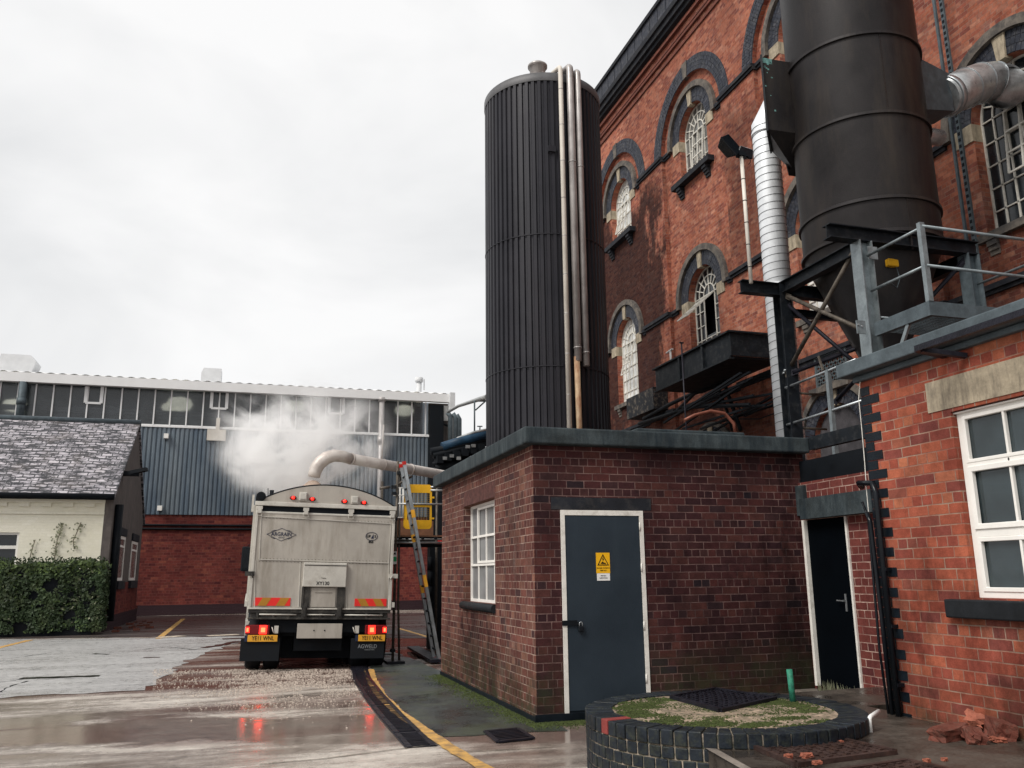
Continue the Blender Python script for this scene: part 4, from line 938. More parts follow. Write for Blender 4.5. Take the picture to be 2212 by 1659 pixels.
sp = empty('spiral_duct', (DX, DY, 3), 'bright galvanised spiral duct running straight up beside the steel frame', 'duct')
dtop = at(1640,268,'Y',DY).z
m = MB(); m.tube([(DX, DY, 2.6), (DX, DY, dtop), (DX+.28, DY-.15, dtop+.55), (DX+.55, DY-.5, dtop+.95)], DR, 28); m.build('duct_body', M['spiral'], sp)
m = MB(); z = 2.7; pts = []
m2 = MB()
while z < dtop-.05:
    R_ = DR+.004; ring = [(DX+R_*cos(t), DY+R_*sin(t), z+.13*t/(2*pi)) for t in [2*pi*i/28 for i in range(29)]]; m2.tube(ring, .0045, 4); z += .135
m2.build('seams', M['spiral_seam'], sp)
for zz in (at(1650,620,'Y',DY).z, at(1636,290,'Y',DY).z):
    m.cyl((DX, DY, zz), (DX, DY, zz+.05), DR+.012, 28)
m.build('coupling', M['spiral'], sp)
fy = 9.75 # floodlight stands on the stub beam end
fa = at(1604,330,'X',7.0); fb = at(1622,605,'X',7.0)
fp = empty('floodlight', (7.0, fb.y, fb.z), 'pair of black floodlights on a thin pale post at the frame corner', 'floodlight')
m = MB(); m.tube([(7.0, fb.y, fb.z-.05), (7.0, fb.y, fa.z-.02)], .030, 10); m.build('post', M['cream_pipe'], fp)
m = MB(); zz = fb.z+.2
while zz < fa.z-.1: m.cyl((7.0, fb.y, zz), (7.0, fb.y, zz+.012), .033, 10); zz += .36
m.build('joints', M['dark_steel'], fp)
def lampbox(cx, cz, s, yaw, tilt, nm):
    m = MB(); vs = []
    for (u, v, w) in ((-1,-.55,0),(1,-.7,0),(1,.6,0),(-.7,.75,0),(-.55,-.3,1),(.6,-.4,1),(.6,.4,1),(-.4,.45,1)):
        p = Vector((u*s*.55, w*s*.55-.05, v*s*.5)); p.rotate(Matrix.Rotation(tilt, 3, 'X')); p.rotate(Matrix.Rotation(yaw, 3, 'Y')); vs.append((7.0+cx+p.x, fb.y+p.y, fa.z+cz+p.z))
    m.add(vs, [(0,1,2,3),(7,6,5,4),(0,4,5,1),(1,5,6,2),(2,6,7,3),(3,7,4,0)]); o = m.build(nm, M['black_gloss'], fp); md = o.modifiers.new('b', 'BEVEL'); md.width = .015
lampbox(-.20, .12, .36, .75, -.3, 'lamp_head'); lampbox(.05, .02, .26, .1, .1, 'lamp_head')
m = MB(); m.tube([(7.0, fb.y, fa.z-.02)]+[(7.07+.05*cos(t), fb.y-.05, fa.z-.12+.07*sin(t)) for t in [pi-.3*i for i in range(16)]], .006, 6); m.build('cable', M['black'], fp)
m = MB(); m.box(6.93, 7.06, fb.y-.05, fb.y+.05, fa.z-.05, fa.z+.03); m.build('bracket', M['black'], fp)

# ================================================================== STEEL FRAME AND CYCLONE
FXL, FYN, FYF = 7.8, 9.05, 10.92
FXR = at(2098,600,'Y',FYN).x
bz = at(1868,525,'Y',FYN).z; 
fm = empty('steel_gantry', (FXL, FYN, 2.6), 'galvanised and black steel support frame with braces carrying the brown hopper', 'frame')
def hcol(m, x, y, z0, z1, w=.17, t=.014, rot=0):
    if rot == 0: m.box(x-w/2, x-w/2+t, y-w/2, y+w/2, z0, z1); m.box(x+w/2-t, x+w/2, y-w/2, y+w/2, z0, z1); m.box(x-w/2+t, x+w/2-t, y-t/2, y+t/2, z0+.001, z1-.001)
    else: m.box(x-w/2, x+w/2, y-w/2, y-w/2+t, z0, z1); m.box(x-w/2, x+w/2, y+w/2-t, y+w/2, z0, z1); m.box(x-t/2, x+t/2, y-w/2+t, y+w/2-t, z0+.001, z1-.001)
def ibeam(m, a, b, h=.2, w=.14, t=.014):
    a, b = Vector(a), Vector(b); z = Vector((0,0,1)); m.bar(a+z*(h/2-t/2), b+z*(h/2-t/2), w, t); m.bar(a-z*(h/2-t/2), b-z*(h/2-t/2), w, t); m.bar(a, b, t, h-2*t)
m = MB(); hcol(m, FXL, FYN, 3.0, bz-.001, .2, rot=0); m.build('leg', M['galv'], fm)
m = MB(); hcol(m, FXL, FYF, 0, bz-.001, .2, rot=1); m.build('leg', M['dark_steel'], fm)
m = MB(); hcol(m, FXR, FYN, 3.0, bz-.001, .2, rot=0); m.build('leg', M['galv_dull'], fm)
m = MB(); hcol(m, FXR, FYF, 0, bz-.001, .2, rot=0); m.build('leg', M['dark_steel'], fm)
m = MB(); ibeam(m, (at(1785,500,'Y',FYN).x, FYN, bz+.10), (FXR+.15, FYN, bz+.10), .2, .16); m.build('beam', M['dark_steel'], fm)
m = MB(); ibeam(m, (FXL, FYN+.09, bz-.05), (FXL, FYF+.1, bz-.05), .19, .14); m.build('beam', M['dark_steel'], fm)
m = MB(); ibeam(m, (FXR, FYN+.09, bz-.05), (FXR, FYF+.1, bz-.05), .19, .14); m.build('beam', M['dark_steel'], fm)
m = MB(); ibeam(m, (7.05, FYF-.02, bz-.08), (FXR, FYF-.02, bz-.08), .2, .14); m.build('beam', M['dark_steel'], fm)
m = MB(); ibeam(m, (FXL+.1, FYF-.05, bz-.45), (FXR, FYF-.05, bz-.45), .12, .1); m.build('beam', M['dark_steel'], fm)
def X_(x, y, X0=FXL): return at(x, y, 'X', X0)
def Y_(x, y, Y0): return at(x, y, 'Y', Y0)
def brace(a, b, mat=M['tube'], r=.032):
    m = MB(); m.tube([a, b], r, 10); d = (Vector(b)-Vector(a)).normalized(); m.bar(Vector(a)-d*.06, Vector(a)+d*.08, .02, .09); m.bar(Vector(b)-d*.08, Vector(b)+d*.06, .02, .09); m.build('brace', mat, fm)
brace(X_(1700,806), X_(1843,545)); brace(X_(1702,640), X_(1862,712)); 
a_ = X_(1712,805); brace(a_, Vector((FXR-.2, FYN+.2, 5.2)), M['iron']); brace(Vector((FXL+.02, FYF-.05, X_(1702,650).z)), Vector((FXL+.9, FYF-1.2, 4.0)), M['iron'])
brace(Vector((FXR-.1, FYN, 5.9)), Vector((FXR-1.0, FYF, 4.2)), M['iron']); brace(Vector((FXR+.05, FYF, 5.7)), Vector((FXR+.05, FYN, 4.4)), M['iron'])
m = MB()
for (x, y) in ((1872,545),(1872,708)):
    p = Y_(x, y, FYN-.11); m.box(p.x-.16 if y > 600 else p.x+.02, p.x-.02 if y > 600 else p.x+.17, FYN-.12, FYN-.105, p.z-.09, p.z+.09)
m.build('gusset', M['galv'], fm)
m = MB()
for dx in (-.13, -.08): 
    p = Y_(1872, 706, FYN-.12); m.cyl((p.x+dx, FYN-.135, p.z+.02*(dx < -.1)), (p.x+dx, FYN-.12, p.z+.02*(dx < -.1)), .014, 6)
for (x, y) in ((1700,800),(1697,806)):
    p = X_(x, y); m.cyl(p+Vector((-.05,0,0)), p, .018, 6)
m.build('bolt', M['alu'], fm)
# access platform with handrails
ap = empty('access_platform', (FXL, 8, 4.8), 'grated access platform with grey tubular handrails beside the brown hopper', 'platform')
pA = X_(1894,712); pB = X_(2004,654); zp = (pA.z); yB = pB.y
pB.z = zp
fwd = yB
m = MB(); m.box(FXL-.03, FXL+.03, fwd, FYN-.11, zp-.09, zp+.09); m.box(FXL-.03, FXR+1.6, fwd-.05, fwd-.001, zp-.09, zp+.09); m.box(FXR+1.55, FXR+1.6, fwd, FYN, zp-.09, zp+.09)
q = m.build('edge_channel', M['galv_dull'], ap)
m = MB(); y = fwd+.02
while y < FYN-.12: m.box(FXL+.031, FXR+1.54, y, y+.008, zp-.03, zp+.005); y += .04
x = FXL+.1
while x < FXR+1.5: m.box(x, x+.008, fwd, FYN-.12, zp-.029, zp-.01); x += .09
m.build('grating', M['galv_dull'], ap)
m = MB(); m.box(FXL-.03, FXL+.04, fwd-.06, fwd+.0, zp+.091, zp+1.12); m.build('post', M['galv'], ap)
def rail(pts, r=.021, mat=M['galv']): m = MB(); m.tube(pts, r, 8); m.build('handrail', mat, ap)
hz1, hz2 = zp+1.05, zp+.55
rail([(FXL, FYN-.1, hz1-.0), (FXL, fwd-.03, hz1)]); rail([(FXL, FYN-.1, hz2), (FXL, fwd-.03, hz2)])
rail([(FXL, fwd-.05, hz1+.02), (FXR+1.6, fwd-.05, hz1+.02)]); rail([(FXL, fwd-.05, hz2), (FXR+1.6, fwd-.05, hz2)]); rail([(FXL+.1, FYN-.05, zp+.2), (FXR+1, FYN-.05, zp+.2)])
rail([(FXR+.1, FYN, hz1-.2), (FXR+.1, fwd-1.5, hz1-.2)]); rail([(FXR+.1, FYN, zp+.1), (FXR+.1, fwd-1.5, zp+.1)])
m = MB(); m.bar((FXL, fwd+.35, zp-.09), (FXL, FYN-.25, zp-.75), .035, .05); m.build('strut', M['galv'], ap)
# lower guard rail between frame and orange building
gl = empty('guard_rail', (7.75, 10, 3.6), 'galvanised two-bar guard rail low behind the orange building corner', 'railing')
GX = FXL-.05
m = MB()
for (a, b) in (((1697,838),(1850,776)), ((1700,918),(1870,863))): m.tube([X_(*a, GX), X_(*b, GX)], .02, 8)
m.build('rail', M['alu'], gl)
m = MB(); pa = X_(1788,800,GX); 
m.box(GX-.03, GX+.03, pa.y-.03, pa.y+.03, 3.1, X_(1785,800,GX).z); m.build('post', M['galv'], gl)
m = MB(); qa = X_(1705,844,GX); m.tube([qa+Vector((.05,0,-.03)), Vector((GX+.62, qa.y, qa.z-.03))], .018, 8); qb = X_(1710,921,GX); m.tube([qb+Vector((.05,0,-.02)), Vector((GX+.62, qb.y, qb.z-.02))], .018, 8)
m.bar(X_(1768,770,GX), X_(1778,800,GX), .025); m.build('cross_rail', M['tube'], gl)

# cyclone
CXc, CYc = 8.78, 9.98; CR = .985
cy = empty('cyclone_hopper', (CXc, CYc, bz), 'huge brown riveted steel cyclone hopper standing in the steel frame', 'hopper')
zb1 = bz+.22; 
rings = [at(1903,415,'Y',CYc-CR).z, at(1903,234,'Y',CYc-CR).z, at(1880,61,'Y',CYc-CR).z]
zTop = 12.6
m = MB(); m.smooth = True
prof = [(.30, bz-1.45),(.32, bz-1.25),(.36, bz-1.05)]
m.lathe((CXc, CYc, 0), [(.27, bz-1.75),(.30, bz-1.38),(CR, zb1+.05),(CR, zTop)], 72); m.build('shell', M['cyclone'], cy)
m = MB(); m.smooth = False
for z in rings+[zb1+.05]: m = MB(); m.lathe((CXc, CYc, z), [(CR-.01, -.035),(CR+.035, -.03),(CR+.035, .012),(CR+.0, .03)], 72); m.build('flange', M['cyclone'], cy)
m = MB(); m.lathe((CXc, CYc, bz-.62), [(.52, -.02),(.60, -.02),(.60, .02),(.52, .02)], 48); m.lathe((CXc, CYc, bz-1.38), [(.28, -.02),(.36, -.02),(.36, .02),(.28, .02)], 32)
m.build('flange', M['cyclone'], cy)
m = MB()
for k_, (z0, z1, dx) in enumerate(((rings[0]-.8, rings[0], 1958-1903), (rings[1], rings[2], 0))):
    a = -pi/2-.28+(.12 if k_ == 0 else 0)
    m.box(CXc+(CR+.003)*cos(a)-.008, CXc+(CR+.003)*cos(a)+.008, CYc+(CR+.003)*sin(a)-.006, CYc+(CR+.003)*sin(a)+.02, z0, z1)
    z = z0+.04
    while z < z1: m.cyl((CXc+(CR)*cos(a), CYc+(CR)*sin(a)+.0, z), (CXc+(CR+.012)*cos(a), CYc+(CR+.014)*sin(a), z), .010, 6); z += .07
m.build('rivet_seam', M['cyclone'], cy)
# inlet box on its left
ytf = 10.3
b = {k: at(*p, 'Y', ytf) for k, p in {'tl': (1643,150), 'tr': (1745,118), 'bl': (1662,301), 'br': (1745,272)}.items()}
ztp = (b['tl'].z+b['tr'].z)/2; zbt = (b['bl'].z+b['br'].z)/2; xl = (b['tl'].x+b['bl'].x)/2
m = MB(); xr = CXc-.80
dk_ = .6; xb_, yb__ = xl+.80*dk_, ytf+dk_; back = at(1724,382,'Y',CYc+.75)
v = [(xl, ytf, zbt),(xr, ytf-.02, zbt),(xr, ytf-.02, ztp),(xl, ytf, ztp),(xb_, yb__, zbt),(back.x, CYc+.75, back.z),(xr, CYc+.75, back.z),(xr, CYc+.75, ztp),(xb_, yb__, ztp)]
m.add(v, [(0,1,2,3),(0,3,8,4),(3,2,7,8),(0,4,5),(0,5,6,1),(4,8,7,6,5)]); m.build('inlet_box', M['cyclone'], cy)
m = MB(); m.bar((xl-.012, ytf-.02, (zbt+ztp)/2), (xb_-.012, yb__, (zbt+ztp)/2), .03, ztp-zbt+.08); m.build('inlet_flange', M['dark_steel'], cy)
m = MB(); m.box(xl+.01, xl+.42, ytf-.006, ytf-.001, ztp-.09, ztp-.0)
for i in range(22): x = random.uniform(xl+.02, xl+.3); z = random.triangular(zbt+.1, ztp-.05, ztp-.1); s_ = random.uniform(.008, .03); m.box(x, x+s_*1.2, ytf-.006, ytf-.001, z, z+s_)
m.build('peeling_paint', M['verdigris'], cy)
# yellow junction box under the beam
yb_ = at(1928,568,'Y',CYc-.75)
m = MB(); m.box(yb_.x-.09, yb_.x+.09, CYc-.78, CYc-.70, yb_.z-.055, yb_.z+.055); q = m.build('junction_box', M['yellow']); md = q.modifiers.new('b', 'BEVEL'); md.width = .012
tag(q, 'small yellow junction box on the dark cone of the hopper', 'junction box')
m = MB(); m.tube([(yb_.x+.05, CYc-.76, yb_.z-.06),(yb_.x+.05, CYc-.8, yb_.z-.25),(yb_.x, CYc-.78, yb_.z-.38),(yb_.x-.15, CYc-.8, yb_.z-.3),(yb_.x-.25, CYc-.8, yb_.z-.38)], .008, 6); o = m.build('cable', M['galv_dull'], q)
# outlet transition and duct to the brewery window
T_ = [at(1975,158,'Y',CYc-.1), at(2040,168,'Y',CYc-.1), at(2050,246,'Y',CYc-.1), at(1999,266,'Y',CYc-.1)]
ou = empty('outlet_duct', (10.5, CYc, T_[1].z-.3), 'shiny fat silver duct elbow from the brown hopper into the dark arched window', 'duct')
m = MB(); x1 = T_[1].x; zt2, zb2 = T_[1].z+.02, T_[2].z
m.add([(CXc+.6, CYc-.55, T_[0].z),(x1, CYc-.2, zt2),(x1, CYc-.2, zb2),(CXc+.6, CYc-.55, T_[3].z-.1),(CXc+.6, CYc+.45, T_[0].z),(x1, CYc+.22, zt2),(x1, CYc+.22, zb2),(CXc+.6, CYc+.45, T_[3].z-.1)], [(0,1,2,3),(7,6,5,4),(0,4,5,1),(1,5,6,2),(2,6,7,3),(3,7,4,0)])
m.build('transition', M['galv_dull'], ou)
zc_ = (zt2+zb2)/2; rD = (zt2-zb2)/2*.98
m = MB(); P = [(x1, CYc, zc_)]+[tuple(at(*q_, 'Y', CYc)) for q_ in ((2080,193),(2112,181),(2140,177),(2162,182))]+[tuple(at(2174,190,'X',11.7)), tuple(at(2176,194,'X',12.35))]
m.tube(P, [rD*.95]+[rD]*6, 30); m.build('duct_body', M['zinc'], ou)
m = MB()
for i in (0, 1, 2, 3, 4):
    a, b_ = Vector(P[i]), Vector(P[i+1]); c_ = a.lerp(b_, .12); d = (b_-a).normalized(); m.cyl(c_, c_+d*(.10 if i == 0 else .018), rD+.012, 30)
m.build('band', M['alu'], ou)
s2 = at(2012,295,'Y',CYc-.1)
m = MB(); m.cyl((CXc+.8, CYc-.1, s2.z), (CXc+1.5, CYc-.1, s2.z+.0), .13, 20); o = m.build('stub_duct', M['zinc'], ou)
# cable ladder
cx_ = [at(*p,'X',11.75) for p in ((2028,0),(2098,520))]
ct = empty('cable_tray', (11.75, 9.9, 7), 'tall perforated galvanised cable tray fixed up the brewery wall', 'cable tray')
ycb = (cx_[0].y+cx_[1].y)/2
m = MB(); m.box(11.73, 11.77, ycb-.10, ycb-.02, 6.2, 13.2); m.box(11.70, 11.74, ycb+.05, ycb+.10, 6.2, 13.2); m.build('tray', M['galv_dull'], ct)
m = MB(); z = 6.3
while z < 13.1: m.box(11.725, 11.729, ycb-.085, ycb-.035, z, z+.06); z += .12
m.build('slots', M['black'], ct)
m = MB(); m.bar((11.7, at(1960,0,'X',11.7).y, at(1960,0,'X',11.7).z+.1), (11.7, ycb, 12.5), .06); o = m.build('bracket', M['galv_dull'], ct)

# ================================================================== FAR FACTORY
FY = 42.0
def F(x, y): return at(x, y, 'Y', FY)
fa_ = empty('factory_building', (0, FY, 0), 'long far factory with strip glazing, blue corrugated cladding and red brick base', 'building')
fxl, fxr = -24.0, F(968,870).x
zr = F(485,842).z; zgl1 = F(500,850).z; zgl0 = F(600,928).z; zc0 = F(400,1111).z
m = MB(); m.box(fxl, fxr, FY, FY+.3, 0, zc0); m.build('brick_base', M['brick_far'], fa_)
m = MB(); m.box(fxl, fxr, FY+.0, FY+25, 0, .01); m.box(fxl, fxr, FY+.31, FY+25, .02, zgl0-.1); m.build('inner_core', M['black'], fa_)
m = MB(); xc = fxl; v = []; step = .20
xs_ = []
while xc < F(925,1000).x: xs_ += [(xc, FY-.02), (xc+.05, FY-.07), (xc+.13, FY-.07), (xc+.18, FY-.02)]; xc += step
k = len(xs_); v = [(x, y, z) for z in (zc0-.02, zgl0-.08) for x, y in xs_]; m.add(v, [(i, i+1, k+i+1, k+i) for i in range(k-1)]); m.build('cladding', M['corr'], fa_, fix=False)
m = MB(); m.box(fxl, F(930,940).x, FY-.10, FY, zgl0-.10, zgl0-.02); m.build('sill_rail', M['roof_white'], fa_)
gxr = F(926,900).x; gm = MB(); bars = []
x0b, x1b = F(37,870).x, F(76,870).x; dx = F(391,880).x-F(357,880).x
dx = (F(889,900).x-F(37,870).x)/ (25-0)
n0 = 0; x = F(37,870).x
while x > fxl: x -= dx
fi = 0
while x < gxr+.1:
    fat = False
    gm.box(x-.03, x+.03, FY-.07, FY-.005, zgl0, zgl1); x += dx; fi += 1
gm.box(fxl, gxr, FY-.05, FY-.0, zgl0-.019, zgl0+.03)
for px_ in (185, 219, 457, 490, 711, 742):
    gm.box(F(px_,870).x-.07, F(px_,870).x+.07, FY-.10, FY-.071, zgl0+.9, zgl1)
for a_, b__ in ((185,219),(457,490),(711,742)): gm.box(F(a_,870).x, F(b__,870).x, FY-.09, FY-.071, zgl0+.85, zgl0+.95)
gz_ = gm.build('glazing_bars', M['roof_white'], fa_)
tg = NT('factory_glass'); tg.set(Roughness=.24); o3 = tg.sep()
tg.color(tg.mix(1, (.16,.18,.20), tg.ramp(tg.noise(.35, 6, .65), [(.3,.6),(.7,1.6)]), 'MULTIPLY')); tg.b.inputs['Transmission Weight'].default_value = .85; M['factory_glass'] = tg.mat
m = MB(); m.box(fxl, gxr, FY+.0, FY+.03, zgl0, zgl1); m.build('pane', M['factory_glass'], gz_)
m = MB(); m.box(fxl, gxr, FY+1.6, FY+1.65, zgl0-.1, zgl1+.4); m.build('interior', M['galv_dull'], fa_)
m = MB(); zz = zgl0+.62; m.box(fxl, gxr-.4, FY+.35, FY+.5, zz-.09, zz+.14)
m.bar((F(205,850).x, FY+.5, zgl1-.7), (F(315,910).x, FY+.5, zgl0+.5), .10); 
m.build('crane_rail', M['white_frame'], fa_)
m = MB()
for px_, py_, r_ in ((20,868,.5),(385,865,.6),(362,872,.35),(640,870,.5),(880,880,.5)):
    p = F(px_, py_); m.lathe((p.x, FY+.9, p.z), [(.001, -r_*.6),(r_*.8, -r_*.4),(r_, 0),(r_*.8, r_*.4),(.001, r_*.6)], 16)
m.build('bay_lamp', emis('bay_lamp_lit', (1,.90,.68), 1.6, (.8,.75,.6)), fa_)
# fascia gutter, roof
m = MB(); m.box(fxl, fxr+.25, FY-.45, FY-.15, zgl1+.0, zgl1+.42); m.build('gutter', M['roof_white'], fa_)
m = MB(); rz = zgl1+.43; n = 70; prof = []
for i in range(n):
    x = fxl+(fxr-fxl)*i/n; w = (fxr-fxl)/n; prof += [(x, 0), (x+w*.3, .045), (x+w*.5, .045), (x+w*.8, 0)]
k = len(prof); m.add([(x, FY-.4, rz+z) for x, z in prof]+[(x, FY+11, rz+z+2.4) for x, z in prof], [(i, i+1, k+i+1, k+i) for i in range(k-1)]); m.build('roof', M['roof_white'], fa_, fix=False)
m = MB(); m.box(gxr+.02, fxr, FY-.02, FY+.3, zc0, zgl1); m.build('end_wall', M['grey_render'], fa_)
m = MB(); pc_ = F(938,900).x; m.box(pc_-.28, pc_+.42, FY-.35, FY-.03, 0, zgl1-.15); m.build('corner_post', M['black'], fa_)
m = MB(); p = F(960,893); m.box(p.x-.28, p.x+.28, FY-.14, FY-.03, p.z-.4, p.z+.38); m.build('notice_board', M['sign_white'], fa_)
m = MB(); p = F(468,938); m.box(p.x-.42, p.x+.42, FY-.2, FY-.1, p.z-.33, p.z+.2); m.box(p.x-.05, p.x+.12, FY-.2, FY-.1, p.z+.2, p.z+.75); m.build('control_box', M['cream_pipe'], fa_)
m = MB()
for px_ in ((360,943),(346,1188-90)): p = F(*px_); m.box(p.x-.1, p.x+.1, FY-.3, FY-.09, p.z-.12, p.z+.1)
m.build('wall_light', M['white_frame'], fa_)
m = MB()
for z in (zc0-.45, zc0-.62): m.tube([(fxl, FY-.06, z), (F(500,1100).x, FY-.06, z-.05), (F(860,1100).x, FY-.06, z-.02)], .05, 6)
m.build('conduit', M['black'], fa_)
dp = empty('downpipe', (F(55,850).x, FY-.3, 5), 'dark grey drainpipe crossing the factory glazing above the slate roof', 'downpipe')
m = MB(); x = F(55,850).x; m.cyl((x-.05, FY-.32, zgl0-.2), (x-.05, FY-.32, zgl1), .17, 12); m.cyl((x-.05, FY-.32, (zgl0+zgl1)/2-.2), (x-.05, FY-.32, (zgl0+zgl1)/2+.1), .20, 12); m.build('pipe_body', M['galv_dull'], dp)
dp = empty('downpipe', (F(821,900).x, FY-.3, 3), 'pale grey drainpipe on the factory front above the lorry', 'downpipe')
m = MB(); x = F(822,900).x; m.cyl((x, FY-.32, 1), (x, FY-.32, zgl1+.1), .13, 12); m.cyl((x, FY-.32, zgl0-.6), (x, FY-.32, zgl0-.2), .18, 12); m.cyl((x, FY-.32, zgl1-.1), (x, FY-.32, zgl1+.1), .19, 12); m.build('pipe_body', M['grey_pipe'], dp)
for c_, w_, h_, lb in (((34,785),1.35,.75,'larger boxy white vent cowl on the factory roof above the slate roof'),((457,811),.95,.62,'smaller boxy white vent on the factory roof above the blue cladding')):
    p = at(*c_, 'Y', FY+2.4); m = MB(); m.shape([[(p.x-w_/2, p.z-h_),(p.x+w_/2, p.z-h_),(p.x+w_/2+(.25 if w_>1 else 0), p.z+h_*.1),(p.x+w_/2, p.z+h_*.5),(p.x-w_/2+.1, p.z+h_*.5),(p.x-w_/2, p.z+h_*.1)]], 'Y', FY+2.1, FY+3.2); o = m.build('roof_vent', M['white_vent']); tag(o, lb, 'vent')
p = at(905,830,'Y',FY+1.5); m = MB(); m.cyl((p.x, FY+1.5, p.z-1.2), (p.x, FY+1.5, p.z+.1), .14, 10); m.cyl((p.x, FY+1.5, p.z+.12), (p.x, FY+1.5, p.z+.35), .22, 10); m.cyl((p.x+.28, FY+1.5, p.z-.3),(p.x+.28, FY+1.5, p.z+.3), .03, 6); o = m.build('flue', M['white_vent']); tag(o, 'thin pale flue pipe with a cap standing on the factory roof', 'flue')

# ================================================================== CREAM HOUSE
HX = -4.53; HYF, HYB = 30.0, 38.2; hy = 34.3; ze, zrg = 4.28, 7.25
hs = empty('cream_house', (-9, 32, 0), 'cream painted cottage with mossy slate roof and grey rendered gable end', 'house')
wa = at(0,1150,'Y',HYF); wb = at(35,1215,'Y',HYF); fw0, fw1, fz1 = wa.x-1.3, wb.x, at(20,1150,'Y',HYF).z
m = MB(); m.shape([[(-18, -.2),(HX-.01, -.2),(HX-.01, ze-.12),(-18, ze-.12)], [(fw0, 1.1),(fw1, 1.1),(fw1, fz1),(fw0, fz1)]], 'Y', HYF, HYF+.25)
m.build('front_wall', M['cream_wall'], hs)
m = MB(); m.box(-18, HX-.0, HYF-.10, HYF-.002, ze-.30, ze-.12); m.box(-18, HX-.0, HYF-.05, HYF-.002, ze-.66, ze-.58)
x = HX-.3
while x > -18: m.box(x-.3, x, HYF-.075, HYF-.002, ze-.43, ze-.301); x -= .62
m.build('dentil_cornice', M['cream_wall'], hs)
m = MB(); m.shape([[(HYF, .55),(HYB, .55),(HYB, ze-.4),(hy, zrg-.08),(HYF, ze-.1)], ], 'X', HX-.009, HX+.24)
g_ = m.build('gable_wall', M['grey_render'], hs)
m = MB(); m.box(HX-.009, HX+.30, HYF-.01, HYB, -.2, .549); m.box(HX+.02, HX+.27, HYF+.3, HYB-.3, .551, 1.5); m.build('brick_base', M['brick_far'], hs)
m = MB(); m.shape([[(HYF-.28, ze-.16),(hy, zrg),(hy, zrg+.10),(HYF-.28, ze-.04)]], 'X', -18, HX+.30); m.build('roof', M['slate'], hs)
m = MB(); m.shape([[(HYB+.25, ze-.5),(hy+.001, zrg),(hy+.001, zrg+.09),(HYB+.25, ze-.4)]], 'X', -18, HX+.30); m.build('roof', M['slate'], hs)
m = MB(); m.tube([(-18, hy, zrg+.10), (HX+.32, hy, zrg+.10)], .12, 8); m.build('ridge_tiles', M['galv_dull'], hs)
m = MB(); m.tube([(-18, HYF-.36, ze-.12), (HX+.3, HYF-.36, ze-.12)], .10, 8); m.build('gutter', M['black'], hs)
m = MB(); m.tube([(HX+.36, HYF+.45, ze-.3),(HX+.36, HYF+.45, .3)], .13, 8); m.build('downpipe', M['black'], hs)
def gwin(y0, y1, z0, z1, lb):
    m = MB(); m.shape([[(y0,z0),(y1,z0),(y1,z1),(y0,z1)], [(y0+.1,z0+.1),(y1-.1,z0+.1),(y1-.1,z1-.1),(y0+.1,z1-.1)]], 'X', HX+.242, HX+.27); m.box(HX+.242, HX+.268, y0+.1, y1-.1, z0+(z1-z0)*.75, z0+(z1-z0)*.75+.07)
    w = m.build('window', M['white_frame'], hs); w['label'] = lb
    m = MB(); m.box(HX+.241, HX+.25, y0+.05, y1-.05, z0+.05, z1-.05); m.build('pane', M['glass_mid'], w)
    m = MB(); m.box(HX+.241, HX+.36, y0-.15, y1+.15, z0-.28, z0-.02); m.build('sill', M['dark_stone'], w)
    m = MB(); m.box(HX+.241, HX+.30, y0-.1, y1+.1, z1+.02, z1+.28); m.build('lintel', M['dark_stone'], w)
gwin(32.0, 33.3, 1.55, 3.05, 'narrow white window in the gable, nearer one'); gwin(35.2, 36.9, 1.55, 3.0, 'narrow white window in the gable, farther one')
fr_ = MB(); fr_.shape([[(fw0,1.1),(fw1,1.1),(fw1,fz1),(fw0,fz1)], [(fw0+.07,1.17),(fw1-.07,1.17),(fw1-.07,fz1-.07),(fw0+.07,fz1-.07)]], 'Y', HYF+.06, HYF+.12); fr_.box(fw0+.07, fw1-.07, HYF+.062, HYF+.11, fz1-.5, fz1-.4)
w = fr_.build('window', M['white_frame'], hs); m = MB(); m.box(fw0+.03, fw1-.03, HYF+.12, HYF+.125, 1.13, fz1-.03); m.build('pane', M['glass_dark'], w)
fl = at(284,1022,'X',HX+.5)
m = MB(); m.box(HX+.241, HX+.75, fl.y-.2, fl.y+.1, fl.z-.1, fl.z+.05); m.bar((HX+.5, fl.y-.1, fl.z),(HX+1.0, fl.y-.2, fl.z+.12), .25, .12); o = m.build('wall_light', M['black'], hs)
# climbing weeds on the cream wall
def vine(px, h, lab):
    m = MB(); b0 = at(px[0][0], px[0][1], 'Y', HYF-.06); pts = [at(*p, 'Y', HYF-.05) for p in px]; m.tube(pts, .012, 5)
    st_ = pts; e = empty('climbing_weed', b0, lab, 'plant', 'climbing weeds on the cream wall'); m.build('stem', M['twig'], e); l = MB()
    for i in range(h):
        t_ = random.random()*(len(pts)-1); k_ = int(t_); p = pts[k_].lerp(pts[k_+1], t_-k_)+Vector((random.gauss(0,.09), random.uniform(-.04,.0), random.gauss(0,.07))); s_ = random.uniform(.02,.05); a = random.random()*6
        l.poly([p+Vector((cos(a)*s_,-.01,sin(a)*s_)), p+Vector((cos(a+1.6)*s_*.6,.0,sin(a+1.6)*s_*.6)), p+Vector((cos(a+3.1)*s_,.01,sin(a+3.1)*s_)), p+Vector((cos(a+4.7)*s_*.6,0,sin(a+4.7)*s_*.6))])
    l.build('leaves', M['leaf_pale'], e, fix=False)
vine([(118,1210),(119,1190),(124,1165),(130,1150),(134,1132)], 90, 'taller weed climbing the middle of the cream wall')
vine([(160,1186),(158,1168),(166,1150),(175,1128)], 40, 'sparse weed climbing the cream wall close to the gable corner')
vine([(62,1215),(68,1190),(76,1166)], 22, 'thin single-stemmed weed standing above the hedge beside the window')

